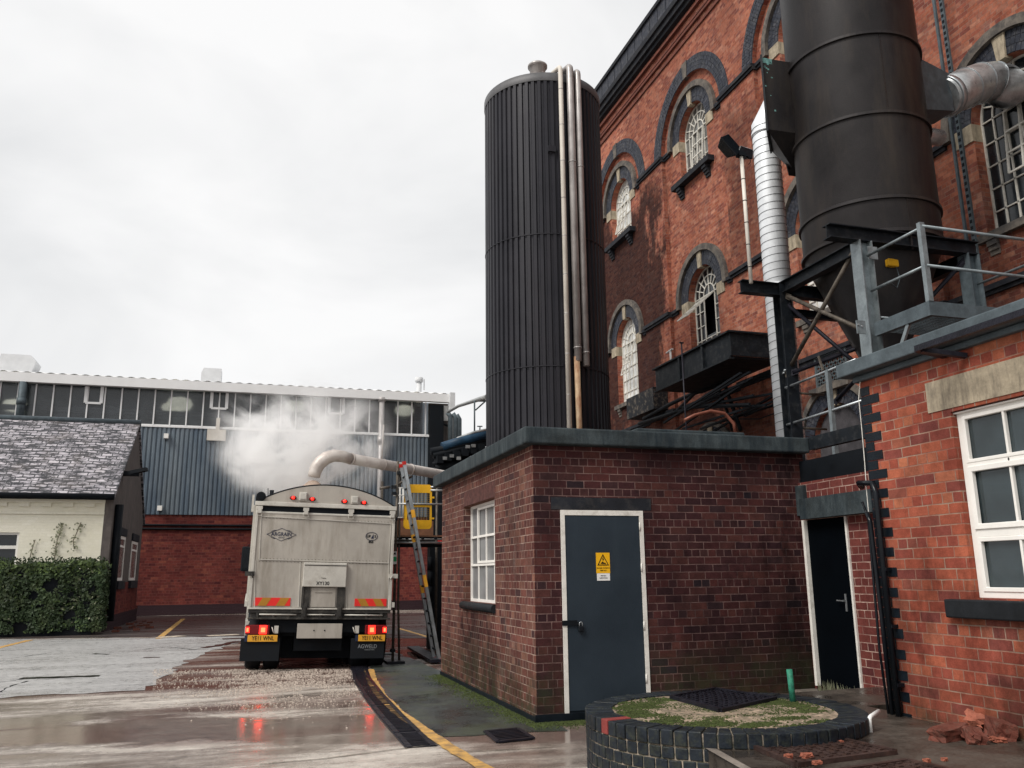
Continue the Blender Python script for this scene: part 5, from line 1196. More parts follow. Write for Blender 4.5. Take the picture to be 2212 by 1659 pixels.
# ================================================================== HEDGE
hg = empty('hedge', (-7.5, 28.6, 0), 'clipped dark green hedge in front of the cream house', 'hedge')
hx1 = at(218,1300,'Y',28.4).x; hz = at(110,1216,'Y',28.4).z
core = MB(); core.box(-15, hx1-.22, 28.55, 29.35, 0, hz-.18); core.build('dark_core', M['black'], hg)  # solid black core: shade inside the hedge put into its colour
lf = MB(); pl_ = MB(); tp_ = MB()
from mathutils import noise as mnoise
def leaf(m, p, n_, s_):
    if mnoise.noise(p*1.9)+.45*mnoise.noise(p*5.1) < -.30+random.random()*.14 and p.z < hz-.12: return
    a = random.random()*6.28; u = Vector((cos(a), random.uniform(-.5,.5), sin(a))).normalized(); w_ = u.cross(n_).normalized(); u = w_.cross(n_)
    m.add([p-u*s_, p+w_*s_*.6, p+u*s_, p-w_*s_*.6], [(0,1,2,3)])
for i in range(38000):
    q_ = random.random()
    x = random.uniform(-13, hx1)
    bump_ = .10*sin(x*2.3)+.07*sin(x*5.1+1)
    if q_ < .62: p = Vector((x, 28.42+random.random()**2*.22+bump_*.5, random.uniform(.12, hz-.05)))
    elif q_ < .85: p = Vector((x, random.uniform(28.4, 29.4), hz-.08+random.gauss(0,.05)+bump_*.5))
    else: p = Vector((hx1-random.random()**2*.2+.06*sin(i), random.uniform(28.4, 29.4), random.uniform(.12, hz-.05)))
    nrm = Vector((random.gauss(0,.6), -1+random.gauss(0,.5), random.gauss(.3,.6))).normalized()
    tgt = pl_ if (random.random() < .035 and p.z < 1.3 and p.x > hx1-1.1) or (random.random() < .006) else (tp_ if random.random() < max(.06, (p.z-hz+.45)*1.6) else lf)  # lighter leaves towards the top: light from above put into leaf colour
    leaf(tgt, p, nrm, random.choice((.03,.04,.05,.075)))
for i in range(1500):
    x = random.uniform(-13, hx1); leaf(lf, Vector((x, random.uniform(28.4,29.2), hz+random.random()**2*.18)), Vector((random.gauss(0,.6),-1,random.gauss(0,.6))).normalized(), .04)
lf.build('foliage', M['leaf'], hg, fix=False); tp_.build('lit_top_leaves', M['leaf_lit'], hg, fix=False); pl_.build('pale_leaves', M['leaf_pale'], hg, fix=False)
m = MB()
for i in range(16):
    p = GP(random.uniform(235, 330), random.uniform(1342, 1366)); s_ = random.uniform(.04,.13); m.box(p.x-s_, p.x+s_, p.y-.06, p.y+.06, p.z, p.z+s_*.6)
o = m.build('debris', M['rubble_dark']); tag(o, 'scattered brick debris on the ground at the hedge end', 'rubble')

# ================================================================== TRUCK
TLT = radians(1.55)
tk = empty('tipper_lorry', (1.235, 15.9, .02), 'dirty pale grain tipper lorry seen from behind with tail lights lit', 'lorry', rot=(0, TLT, 0))
def LP(n, m, mat, par=None, fix=True, bev=0):
    o = m.build(n, mat, par or tk, local=True, fix=fix)
    if bev: md = o.modifiers.new('b', 'BEVEL'); md.width = bev; md.segments = 2
    return o
def tz_(y): return 1.07-.045+(1105-y)/470
def tx_(x, y): return (x-(725+(1105-y)*50/840))/452
HWt = 1.255
# body
m = MB(); m.box(-HWt, HWt, .08, 7.6, 1.08, 2.86); m.shape([[(-HWt, 2.86),(HWt, 2.86)]+arc(0, 2.86-2.1, 2.43, .5425*pi-.0, .5425*pi, 1)[:0]+[(HWt*cos(pi*i/24), 2.86+.36*sin(pi*i/24)) for i in range(1, 24)]], 'Y', 7.3, 7.6)
body = LP('tipping_body', m, M['truck'])
# rear bulkhead arch: segment of a circle
R0 = (1.26**2+.36**2)/(2*.36); zc_r = 2.86+.36-R0; aa = math.asin(1.26/R0)
arcp = [(R0*sin(aa-2*aa*i/30), zc_r+R0*cos(aa-2*aa*i/30)) for i in range(31)]
m = MB(); m.shape([arcp], 'Y', .03, .07); LP('rear_arch', m, M['truck'], body)
m = MB(); m.tube([(x, .04, z+.008) for x, z in arcp], .016, 6); m.tube([(x, 7.3, z) for x, z in arcp], .02, 6)
LP('arch_edge', m, M['black_rubber'], body)
m = MB(); m.box(-1.27, 1.27, -.01, .06, 2.81, 2.885); m.box(-1.24, 1.24, .0, .05, 2.672, 2.71); LP('top_rail', m, M['truck_light'], body, bev=.008)
m = MB(); m.box(-1.24, 1.24, .03, .055, 2.71, 2.81); LP('gap', m, M['black'], body)
m = MB(); m.box(-1.20, 1.20, .01, .075, 1.045, 2.672)
tgt = LP('tailgate', m, M['truck'])
m = MB()
for a_, b__, w_ in (((250,357),(1300,381),.018),((240,710),(1275,718),.018),((210,720),(212,1095),.014),((560,725),(548,1092),.014),((930,725),(928,1100),.014),((1300,381),(1275,718),.012),((250,357),(240,710),.012),((1275,718),(1268,1100),.014)):
    m.bar((tx_(*a_), .004, tz_(a_[1])), (tx_(*b__), .004, tz_(b__[1])), w_, .012)
LP('panel_strips', m, M['truck_light'], tgt)
m = MB(); m.box(-1.25, 1.25, -.02, .09, 1.015, 1.042); m.box(-1.25, -1.20, -.01, .08, 1.042, 2.80); m.box(1.20, 1.25, -.01, .08, 1.042, 2.80); LP('corner_posts', m, M['truck_light'], body, bev=.006)
m = MB()
for i in range(60):
    y_ = random.choice([370, 700, 735, 1085]); m.cyl((random.uniform(-1.1,1.1), .0, tz_(y_)),(0,0,0), 0, 3) if False else None
for i in range(38):
    x = -1.12+i*.0605; 
    for z in (tz_(368), tz_(702), tz_(726)): m.cyl((x, .002, z), (x, .010, z), .006, 6)
LP('rivets', m, M['truck_dark'], tgt)
# hatch
hx0, hx1_ = tx_(582,830), tx_(925,830)
m = MB(); m.box(hx0, hx1_, -.07, .012, tz_(925), tz_(727)); ht = LP('hatch_cover', m, M['truck_light'], tgt, bev=.01)
m = MB(); m.box(hx0+.01, hx1_-.01, -.076, -.0705, tz_(752), tz_(745)); LP('hatch_lip', m, M['truck_dark'], ht)
T3b = lambda body, size, x, z, y, par, mat, **k: text(body, size, (x, y, z), (pi/2, 0, 0), mat, par, 'lettering', ext=.001, **k)
T3b('XY130', .085, (hx0+hx1_)/2-.03, tz_(897), -.0735, ht, M['black'], bold=.0015, sx=.95); T3b('Tesco', .035, (hx0+hx1_)/2-.02, tz_(853), -.0735, ht, M['truck_dark'])
m = MB(); m.box(hx0+.0, hx0+.14, -.035, .012, 1.05, tz_(928)); m.box(hx1_-.14, hx1_-.0, -.035, .012, 1.05, tz_(928)); m.box(hx0+.0, hx0+.03, -.055, .01, 1.05, tz_(928)); LP('chute_sides', m, M['truck_dark'], tgt)
m = MB(); m.box(hx0+.16, hx1_-.17, -.02, .012, 1.06, tz_(935)); m.box(hx0+.22, hx1_-.24, -.032, -.02, tz_(970), tz_(964)); LP('grain_chute', m, M['truck'], tgt)
# hinges
for xh in (237, 602, 967, 1312):
    x = tx_(xh, 300); m = MB(); m.box(x-.05, x+.05, -.045, .0, tz_(300), tz_(272)); m.box(x-.035, x+.035, -.05, -.01, tz_(330), tz_(300)); m.tube([(x-.045,-.03,tz_(310)),(x-.042,-.035,tz_(350)),(x+.042,-.035,tz_(352)),(x+.045,-.03,tz_(310))], .007, 6); LP('hinge', m, M['truck_light'], tgt, bev=.004)
# marker lamps on arch
for xl_, yl_ in ((503,222),(656,226),(918,235),(1079,239)):
    x, z = (xl_-783)/452, 2.97-(yl_-222)/470
    m = MB(); m.smooth = True
    m.lathe((0,0,0), [(0.001, 0)], 3) if False else None
    pts = [(.0001, -.034),(.03, -.03),(.048, -.012),(.055, .03)]
    vs = []; n_ = 20
    for r, y in pts: vs += [(x+r*1.15*cos(2*pi*i/n_), y, z+r*.72*sin(2*pi*i/n_)) for i in range(n_)]
    m.add(vs, [(j*n_+i, j*n_+(i+1) % n_, (j+1)*n_+(i+1) % n_, (j+1)*n_+i) for j in range(3) for i in range(n_)])
    l = LP('marker_lamp', m, M['lens_red'], body)
    m = MB(); m.smooth = True; m.lathe((0,0,0), [(.001,0)], 3) if False else None
    vs = []
    for r, y in ((.0001,-.040),(.022,-.038),(.026,-.028)): vs += [(x+r*1.1*cos(2*pi*i/n_), y, z+r*sin(2*pi*i/n_)) for i in range(n_)]
    m.add(vs, [(j*n_+i, j*n_+(i+1) % n_, (j+1)*n_+(i+1) % n_, (j+1)*n_+i) for j in range(2) for i in range(n_)]); LP('bulb', m, M['lamp_hot'], l)
for xl_, yl_ in ((582,190),(1002,203)):
    x, z = (xl_-783)/452, 2.985-(yl_-197)/470; m = MB(); m.box(x-.07, x+.07, -.01, .03, z-.075, z+.075); m.box(x-.055, x+.055, -.03, -.01, z-.05, z+.065); LP('work_lamp', m, M['truck_light'], body, bev=.006)
# chevron reflectors
for (xa, xb, ya, yb2, sgn) in ((207,485,1082,1017,1),(993,1253,1080,1018,-1)):
    x0, x1, z0, z1 = tx_(xa,1050), tx_(xb,1050), tz_(ya), tz_(yb2); W_ = x1-x0; Hh_ = z1-z0
    m = MB(); m.box(x0, x1, -.001, .012, z0, z1); bd_ = LP('reflector_board', m, M['redmark'], tgt)
    m = MB()
    for f in (.10, .60) if sgn > 0 else (.08, .56):
        a, b_ = x0+W_*f, x0+W_*(f+.24); sh = W_*.13*sgn
        P = [(a-sh if sgn < 0 else a, z0), (b_-sh if sgn < 0 else b_, z0), (b_+(sh if sgn > 0 else 0), z1), (a+(sh if sgn > 0 else 0), z1)]
        m.shape([[(min(max(p[0], x0), x1), p[1]) for p in P]], 'Y', -.003, -.0015)
    LP('chevron_stripe', m, M['orange'], bd_)
# logos
ax_, az_ = tx_(410,500), tz_(502)
def diamond(cx, cz, w, h, t_): return [[(cx-w, cz),(cx, cz-h),(cx+w, cz),(cx, cz+h)], [(cx-w+t_*2.2, cz),(cx, cz-h+t_),(cx+w-t_*2.2, cz),(cx, cz+h-t_)]]
m = MB(); m.shape(diamond(ax_, az_, .262, .115, .007), 'Y', .004, .0085); pass
for s_ in (-1, 1):
    for i in range(4): m.bar((ax_+s_*(.09+i*.012), .0065, az_-.075-i*.0), (ax_+s_*(.17+i*.006), .0065, az_-.055+i*.003), .0035, .003); m.bar((ax_+s_*(.09+i*.012), .0065, az_+.078), (ax_+s_*(.17+i*.006), .0065, az_+.055-i*.003), .0035, .003)
lg = LP('diamond_logo', m, M['ink_blue'], tgt)
T3b('ARGRAIN', .092, ax_, az_+.004, .0055, lg, M['ink_blue'], bold=.0012, sx=.9); T3b('LIMITED', .030, ax_+.0, az_-.055, .0055, lg, M['ink_blue'])
ux, uz = tx_(1137,495), tz_(495); m = MB(); ov_ = lambda r: [(ux+.113*r*cos(2*pi*i/28), uz+.078*r*sin(2*pi*i/28)) for i in range(28)]
m.shape([ov_(1), ov_(.94)], 'Y', .004, .0085); m.shape([ov_(.88), ov_(.86)], 'Y', .004, .0085); m.shape([[(ux-.012, uz-.038),(ux+.038, uz-.038),(ux+.032, uz+.045)]], 'Y', .004, .008); l2 = LP('oval_logo', m, M['ink_blue'], tgt)
T3b('UF', .062, ux-.055, uz, .0055, l2, M['black'], bold=.002); T3b('S', .062, ux+.065, uz, .0055, l2, M['black'], bold=.002); T3b('853', .058, ux-.008, tz_(543), .0055, l2, M['black'], bold=.0025)
# latch handles
for sx_, xx in ((-1, tx_(170,825)), (1, tx_(1312,825))):
    m = MB(); m.box(xx-.08, xx+.08, -.03, .0, tz_(845), tz_(808)); m.tube([(xx-.03*sx_, -.05, tz_(825)), (xx+.06*-sx_, -.06, tz_(860))] , .012, 6); m.cyl((xx-.03*sx_, -.06, tz_(825)), (xx-.03*sx_, -.01, tz_(825)), .02, 8); LP('latch', m, M['truck_dark'] if sx_ < 0 else M['truck_light'], tgt)
# chassis rear beam
m = MB(); m.box(-1.24, 1.24, .0, .12, .955, 1.01); m.box(-1.2, 1.2, .03, .2, .86, .95); m.box(-1.24, 1.24, -.02, .1, .845, .875)
for i in range(9): m.box(-1.1+i*.27, -1.06+i*.27, -.01, .03, .875, .955)
rb_ = LP('rear_beam', m, M['truck_dark'], bev=.006)
m = MB(); m.tube([(-1.05,-.015,.93),(-.42,-.015,.925)], .013, 6); m.tube([(-.28,-.015,.928),(.25,-.015,.925)], .013, 6); m.tube([(.42,-.015,.925),(1.1,-.015,.92)], .013, 6); LP('rods', m, M['truck_light'], rb_)
m = MB()
for x in (tx_(592,1140), tx_(870,1140)): m.box(x-.045, x+.045, -.05, .0, .86, 1.12); m.box(x-.02, x+.02, -.08, -.05, .90, 1.06)
LP('door_clamp', m, M['truck_dark'], rb_)
m = MB(); m.box(-.95, .95, .25, 9.6, .55, .85); m.box(-.42, .42, .2, 7, .3, .86); LP('chassis', m, M['black']); m = MB(); m.box(-.62, .62, .6, 2.4, .14, .6); LP('underbody_dark', m, M['black'])  # last black box stands in for the darkness under the lorry
m = MB(); m.box(-1.05, 1.05, .08, .18, .62, .84)
LP('bumper', m, M['black'])
m = MB(); x0, x1 = (527-703)/452, (880-703)/452; m.box(x0, x1, -.03, .0, tz_(1340), tz_(1222)); wp = LP('aluminium_plate', m, M['truck'], bev=.004)
m = MB()
for x in (-.10, .085): m.cyl((x, -.036, tz_(1277)), (x, -.02, tz_(1277)), .013, 8)
LP('bolt', m, M['black'], wp)
# tail light clusters
for (xa, xb, lamps) in ((140,322,(155,272)),(1068,1242,(1226,1122))):
    x0, x1 = (xa-708)/452, (xb-708)/452; z0, z1 = tz_(1310), tz_(1233); m = MB(); m.box(x0, x1, -.035, .03, z0, z1); cl = LP('tail_light_housing', m, M['lens_red'], bev=.015)
    for k_, xl_ in enumerate(lamps):
        x = (xl_-708)/452; r = .032 if k_ == 0 else .063; m = MB(); m.box(x-r, x+r, -.043, -.034, z0+.012+(.025 if k_ == 0 else 0), z1-.006-(.03 if k_ == 0 else 0)); lp = LP('tail_lamp', m, M['lamp_hot'], cl, bev=.01)
        m = MB(); zz = z0+(z1-z0)*(.5 if k_ == 0 else .45); m.box(x-r*.55, x+r*.55, -.046, -.0432, zz-.03, zz+(.03 if k_ == 0 else .045)); LP('bulb', m, M['lamp_core'], lp)
for sgn, xs_ in ((-1, 372), (1, 1003)):
    x = (xs_-708)/452; m = MB(); m.box(x-.035, x+.035, -.02, .02, tz_(1300), tz_(1240)); m.tube([(x-.03,-.03,tz_(1300)),(x-.05,-.04,tz_(1285)),(x-.075,-.03,tz_(1250))], .008, 6); LP('bracket', m, M['truck_light'])
for (xa, xb) in ((160,386),(1015,1232)):
    x0, x1 = (xa-708)/452, (xb-708)/452; z0, z1 = tz_(1364), tz_(1312)
    m = MB(); m.box(x0, x1, -.05, -.042, z0, z1); m_ = LP('number_plate', m, M['plate'], bev=.004); T3b('YE11 WNL', .098, (x0+x1)/2+.005, (z0+z1)/2, -.0525, m_, M['black'], bold=.001, sx=.80)
    m = MB(); m.box(x0-.05, x0-.002, -.05, -.042, z0+.004, z1-.002); LP('plate_band', m, M['ink_blue'], m_)
for (xa, xb, yb2, lab) in ((112,406,1515,''),(960,1228,1502,'A')):
    x0, x1 = (xa-708)/452, (xb-708)/452; m = MB(); m.box(x0, x1, -.02, .0, tz_(yb2), tz_(1340)); m_ = LP('mud_flap', m, M['black_rubber'])
    if lab: T3b('AGWELD', .095, (x0+x1)/2, tz_(1407), -.022, m_, M['alu'], bold=.000, sx=.86); T3b('AGRICULTURAL', .028, (x0+x1)/2+.04, tz_(1433), -.022, m_, M['alu'], sx=.9)
# wheels
def wheel(xc, y, w, r=.52):
    m = MB(); m.smooth = True; n_ = 40; prof = [(r*.55, -w/2),(r*.93, -w/2),(r, -w/2+.035),(r, w/2-.035),(r*.93, w/2),(r*.55, w/2)]; vs = []
    for rr, dx_ in prof: vs += [(xc+dx_, y+rr*cos(2*pi*i/n_), r-.03+rr*sin(2*pi*i/n_)) for i in range(n_)]
    m.add(vs, [(j*n_+i, j*n_+(i+1) % n_, (j+1)*n_+(i+1) % n_, (j+1)*n_+i) for j in range(5) for i in range(n_)]); ty = LP('wheel', m, M['black_rubber'])
    m = MB(); m.cyl((xc-w*.3, y, r-.03), (xc+w*.3, y, r-.03), r*.56, 24); LP('rim', m, M['truck_dark'], ty)
for y in (.72, 2.05):
    for s_ in (-1, 1):
        wheel(s_*1.09, y, .27); wheel(s_*.77, y, .27)
for y in (6.6, 8.6):
    for s_ in (-1, 1): wheel(s_*1.07, y, .3)
# cab ahead of the body, with mirrors
m = MB(); m.shape([[(7.9,.55),(10.2,.55),(10.3,1.6),(10.05,2.75),(8.2,2.85),(7.9,2.6)]], 'X', -1.2, 1.2); cabo = LP('cab', m, M['white_frame'], bev=.04)
m = MB(); m.box(-1.21, -1.202, 8.9, 10.0, 1.65, 2.45); m.box(1.202, 1.21, 8.9, 10.0, 1.65, 2.45); m.box(-1.05, 1.05, 10.21, 10.24, 1.7, 2.5); LP('window', m, M['glass_dark'], cabo)
for s_ in (-1, 1):
    m = MB(); m.box(*sorted((s_*1.27, s_*1.52)), 9.95, 10.08, 1.72, 2.42); mi = LP('mirror', m, M['black'], bev=.04)
    m = MB(); m.tube([(s_*1.2, 10.0, 2.45),(s_*1.35, 10.0, 2.47),(s_*1.38, 10.0, 2.38)], .018, 6); m.tube([(s_*1.2, 10.0, 1.66),(s_*1.35, 10.0, 1.66),(s_*1.38, 10.0, 1.75)], .018, 6); LP('mirror_arm', m, M['black'], mi)
    m = MB(); m.box(*sorted((s_*1.30, s_*1.49)), 9.942, 9.949, 1.8, 2.36); LP('mirror_glass', m, M['black_gloss'], mi)
# side rails, roll tarp and post at top left
m = MB(); m.tube([(-1.18, .0, 2.97),(-1.18, 7.5, 2.97)], .085, 16); rl = LP('rolled_tarpaulin', m, M['black_rubber'])
m = MB(); m.cyl((-1.18, -.012, 2.97), (-1.18, -.004, 2.97), .055, 16); LP('roll_end', m, M['black'], rl)
m = MB(); m.tube([(-1.0, .12, 2.92),(-1.0, .12, 3.10)], .04, 10); m.tube([(-1.06,.1,3.0),(-1.07,.1,3.13)], .008, 5); LP('filler_post', m, M['black_rubber'])
m = MB()
for i in range(8): m.box(-1.29, -1.256, .3+i*.95, .36+i*.95, 1.1, 2.84); m.box(1.256, 1.29, .3+i*.95, .36+i*.95, 1.1, 2.84)
m.box(-1.33, -1.29, .05, .2, 2.7, 3.0); m.box(-1.31,-1.256,.0,7.6,1.06,1.15); m.box(1.256,1.31,.0,7.6,1.06,1.15)
LP('side_ribs', m, M['truck_light'], body)
m = MB(); m.box(-1.27, -1.2, .3, 1.4, .55, .8); m.box(-1.26,-1.2,1.6,5.5,.45,.9); m.box(1.2,1.26,2.8,5.5,.45,.9); LP('side_guard', m, M['truck_light'])
# load of grain in the body (heaped, seen above the arch)
pg = at(672,1034,'Y',18.3)
m = MB(); m.smooth = True; m.lathe((pg.x+.04, 18.3, 0), [(1.1, 1.8),(.40, pg.z-.34),(.17, pg.z-.12),(.09, pg.z-.05),(.001, pg.z-.03)], 24); o = m.build('grain_heap', plain('grain', (.40,.31,.25), .9, var=.2, scale=12)); o['kind'] = 'stuff'; tag(o, 'heap of pale brown grain under the spout inside the lorry', 'grain')

# ================================================================== SPOUT PIPE
sp_ = empty('loading_spout', at(675,1030,'Y',18.3), 'fat dirty white loading pipe ending in a downward elbow over the lorry', 'pipe')
c0 = at(945,1024,'Y',20.2); c1 = at(757,991,'Y',18.4); dd = (c0-c1).normalized(); rS = .125
P = [c1+(c0-c1).normalized()*8.2*0+(c0-c1)*1.5, c0, c1]
e0 = at(737,976,'Y',18.32); e1 = at(712,976,'Y',18.3); e2 = at(692,990,'Y',18.3); e3 = at(682,1008,'Y',18.3); e4 = at(679,1028,'Y',18.3)
rr = .118
m = MB(); m.tube([c0+(c0-c1)*1.1, c0, c1.lerp(c0,.5), c1], [rr]*4, 24); m.build('pipe_run', M['spout'], sp_)
m = MB(); el = [c1, at(740,986,'Y',18.33), at(722,984,'Y',18.3), at(705,989,'Y',18.3), at(692,999,'Y',18.3), at(684,1010,'Y',18.3), at(680,1020,'Y',18.3), at(678,1030,'Y',18.3)]
m.tube(el, [rr, rr*1.08, rr*1.14, rr*1.18, rr*1.2, rr*1.18, rr*1.12, rr*1.08], 24); m.build('elbow', M['spout'], sp_)
m = MB()
for f in (.0, .34, .66): c_ = c1.lerp(c0, f); m.cyl(c_, c_+dd*.03, rr+.012, 24)
m.tube([c1.lerp(c0,.33)+Vector((0,0,.1)), c1.lerp(c0,.33)+Vector((.03,0,.9))], .02, 6); m.build('band', M['spout'], sp_)

# ================================================================== PIPE BRIDGE
pbm = empty('pipe_bridge', (6, 24, 6), 'bundle of black and blue pipes bridging from the factory corner to the silo', 'pipework')
YB = 24
def B2(*p, y=YB): return [at(*q_, 'Y', y) for q_ in p]
m = MB(); m.tube(B2((955,966),(1000,952),(1055,940)), .14, 12); m.build('blue_pipe', M['blue_pipe'], pbm)
m = MB(); 
for pts, r in ((((935,984),(1060,955)), .10), (((935,1003),(1060,968)), .07), (((940,1013),(1060,985)), .13), (((930,975),(1060,950)), .10), (((930,1018),(1060,1000)), .1)): m.tube(B2(*pts), r, 10)
for i in range(6): p = at(950+i*18, 992-i*5, 'Y', YB-.2); m.box(p.x-.09, p.x+.09, YB-.3, YB+.1, p.z-.12, p.z+.10)
m.build('black_pipes', M['black'], pbm)
m = MB()
for px_ in ((960,990),(975,985),(990,990),(1010,965),(1022,963)): p = at(*px_, 'Y', YB-.25); m.box(p.x-.06, p.x+.06, YB-.32, YB-.25, p.z-.05, p.z+.04)
m.build('clamp', M['tube_light'], pbm)
m = MB(); m.tube(B2((975,957),(990,947),(1025,934),(1060,927)), .05, 8); m.tube([at(968,890,'Y',40), at(990,877,'Y',34), at(1020,867,'Y',26), at(1052,857,'Y',21)], .07, 8); m.build('steam_pipe', M['tube_light'], pbm)
m = MB(); m.tube(B2((1025,866),(1025,940)), .025, 6); m.tube(B2((1025,866),(1050,866)), .03, 6); m.tube(B2((1027,886),(1047,868)), .025, 6); m.cyl(*B2((1036,934),(1037,920)), .02, 6); m.bar(*B2((1031,921),(1042,921)), .03); m.build('pipe_stay', M['galv_dull'], pbm)
lp_ = empty('corner_pipes', (F(978,900).x, FY-1, 5), 'cluster of grey vertical pipes beside the white notice at the factory corner', 'pipework')
m = MB()
for x_, y0_, y1_ in ((973,900,965),(984,902,960),(992,905,955)): m.tube([at(x_-6,y0_-9,'Y',FY-.6), at(x_,y0_,'Y',FY-.6), at(x_,y1_+40,'Y',FY-.6)], .13, 8)
m.build('pipe_run', M['galv_dull'], lp_)
m = MB(); m.tube([at(952,900,'Y',FY-.3), at(955,915,'Y',FY-.3), at(968,920,'Y',FY-.3)], .06, 6); m.build('cable', M['black'], lp_)
m = MB(); p = at(976,866,'Y',FY-.5); m.box(p.x-.13, p.x+.13, FY-.7, FY-.3, p.z-.45, p.z+.4); o = m.build('flood_lamp', M['white_vent']); tag(o, 'slim pale lamp fixed at the end of the factory gutter', 'lamp')

# ================================================================== SCAFFOLD, LADDER, YELLOW GATE
sc = empty('scaffold', at(848,1437,'Z',0), 'rusty tube scaffold with boards standing between lorry and outbuilding', 'scaffold')
b1 = at(848,1433,'Z',0); SYc = b1.y
def SP(x, y, yy=None): return at(x, y, 'Y', SYc if yy is None else yy)
t1_ = SP(855,996)
m = MB(); m.tube([(b1.x, SYc, .03), (b1.x+.03, SYc, t1_.z)], .027, 10); m.build('standard', M['tube'], sc)
m = MB(); q1_ = SP(860,1432, SYc+.05); m.tube([(q1_.x+.02, SYc+.05, .03),(q1_.x-.02, SYc+.05, SP(862,1300).z),(t1_.x+.10, SYc+.06, SP(862,1010).z)], .022, 10); m.build('standard', M['tube'], sc)
b2 = at(826,1414,'Z',0); m = MB(); m.tube([(b2.x, b2.y, .03), (b2.x, b2.y, 2.9)], .027, 10); m.build('standard', M['tube'], sc)
yb3 = SYc+1.9
m = MB(); 
for px_ in ((826,1040),(944,1040)): p = at(*px_, 'Y', yb3); m.tube([(p.x, yb3, .03),(p.x, yb3, p.z)], .027, 8)
m.build('standard', M['tube'], sc)
m = MB()
for (pa_, pb_) in (((820,1055),(842,1052)),((850,1052),(890,1028)),((855,1130),(858,1070))):
    m.tube([SP(*pa_), SP(*pb_)], .026, 8)
m.build('ledger', M['tube'], sc)
m = MB()
for y_ in (1052, 1059, 1088, 1165, 1172): 
    a = SP(858 if y_ in (1088,) else (845 if y_ > 1100 else 930), y_); bb = SP(962, y_+(0)); m = MB(); m.tube([a, (bb.x, SYc, a.z)], .020, 8); m.build('guard_tube', M['tube_light'], sc)
m = MB()
for y_ in (1160, 1178): a = SP(845, y_); bb = SP(962, y_); m.tube([(a.x, SYc+.1, a.z),(bb.x, SYc+.1, a.z)], .035, 8)
for x_ in (864, 878, 900, 912, 940): p = SP(x_, 1163); m.tube([(p.x, SYc-.1, p.z),(p.x, SYc+1.8, p.z+.0)], .025, 8)
m.build('transom', M['black'], sc)
m = MB(); za = SP(900,1156).z; zb3 = SP(900,1118).z; m.box(SP(858,1150).x, SP(958,1150).x, SYc+.04, SYc+1.8, za-.03, za); m.box(SP(860,1150).x, SP(958,1150).x, SYc+1.0, SYc+1.04, za, zb3); m.build('boards', M['wood'], sc)
m = MB(); c = SP(850,1041)
for px_ in ((850,1052),(851,1066),(853,1121),(848,1405),(862,1022)): p = SP(*px_); m.box(p.x-.045, p.x+.045, SYc-.05, SYc+.05, p.z-.03, p.z+.03)
m.build('coupler', M['dark_steel'], sc)
m = MB(); m.box(b1.x-.13, b1.x+.20, SYc-.20, SYc+.30, .006, .05); m.box(b2.x-.1, b2.x+.18, b2.y-.12, b2.y+.1, .006, .02); m.build('base_plate', M['iron'], sc)
m = MB(); q_ = SP(856,1070)
for x_ in (864, 871): m.tube([SP(x_,1054), SP(x_,1118)], .014, 6)
for y_ in (1054, 1070, 1118): m.tube([SP(850,y_), SP(872,y_)], .014, 6)
m.build('gate_bracket', M['white_frame'], sc)
# tag
tg_ = SP(852,1205); m = MB(); m.box(tg_.x-.04, tg_.x+.04, SYc-.04, SYc-.03, tg_.z-.12, tg_.z+.12); tgo = m.build('scaffold_tag', M['sign_white'], sc)
m = MB(); m.box(tg_.x-.035, tg_.x+.035, SYc-.0435, SYc-.041, tg_.z-.07, tg_.z+.02); m.build('green_panel', M['green_tag'], tgo)
m = MB(); m.box(tg_.x-.02, tg_.x+.02, SYc-.0435, SYc-.041, tg_.z+.06, tg_.z+.10); m.build('hole', M['black'], tgo)
# ladder
f0 = at(938,1430,'Z',0); f1 = at(949,1436,'Z',0)
top0 = at(866,1007,'Y',SYc-.04); top1 = at(873,1001,'Y',SYc-.34)
ld = empty('ladder', f0, 'long aluminium ladder with yellow and red bands leaning on the scaffold', 'ladder')
f0 = Vector((at(938,1430,'Y',SYc-.02).x, SYc-.02, .02)); f1 = Vector((at(950,1434,'Y',SYc-.34).x, SYc-.34, .02))
for a, b_, nm in ((f0, top0, 0), (f1, top1, 1)):
    m = MB(); m.bar(a, b_, .055, .075, up=(0,1,0)); m.build('stile', M['alu'], ld)
m = MB(); n_ = 15
for i in range(1, n_+1): a = f0.lerp(top0, i/(n_+1)); b_ = f1.lerp(top1, i/(n_+1)); d = (b_-a); m.cyl(a-d*.08, b_+d*.08, .019, 8)
m.build('rung', M['dark_steel'], ld)
m = MB()
for t_ in (0, .992): 
    for a, b_ in ((f0, top0), (f1, top1)): m.bar(a.lerp(b_, t_), a.lerp(b_, t_+.018), .066, .086, up=(0,1,0))
m.build('end_cap', M['red_plastic'], ld)
m = MB(); m.bar(f1.lerp(top1, .72), f1.lerp(top1, .76), .060, .080, up=(0,1,0)); m.bar(f0.lerp(top0, .60), f0.lerp(top0, .64), .060, .080, up=(0,1,0)); m.bar(f1.lerp(top1, .37), f1.lerp(top1, .43), .060, .080, up=(0,1,0)); m.bar(f0.lerp(top0, .34), f0.lerp(top0, .38), .060, .080, up=(0,1,0)); m.build('yellow_sleeve', M['plate'], ld)
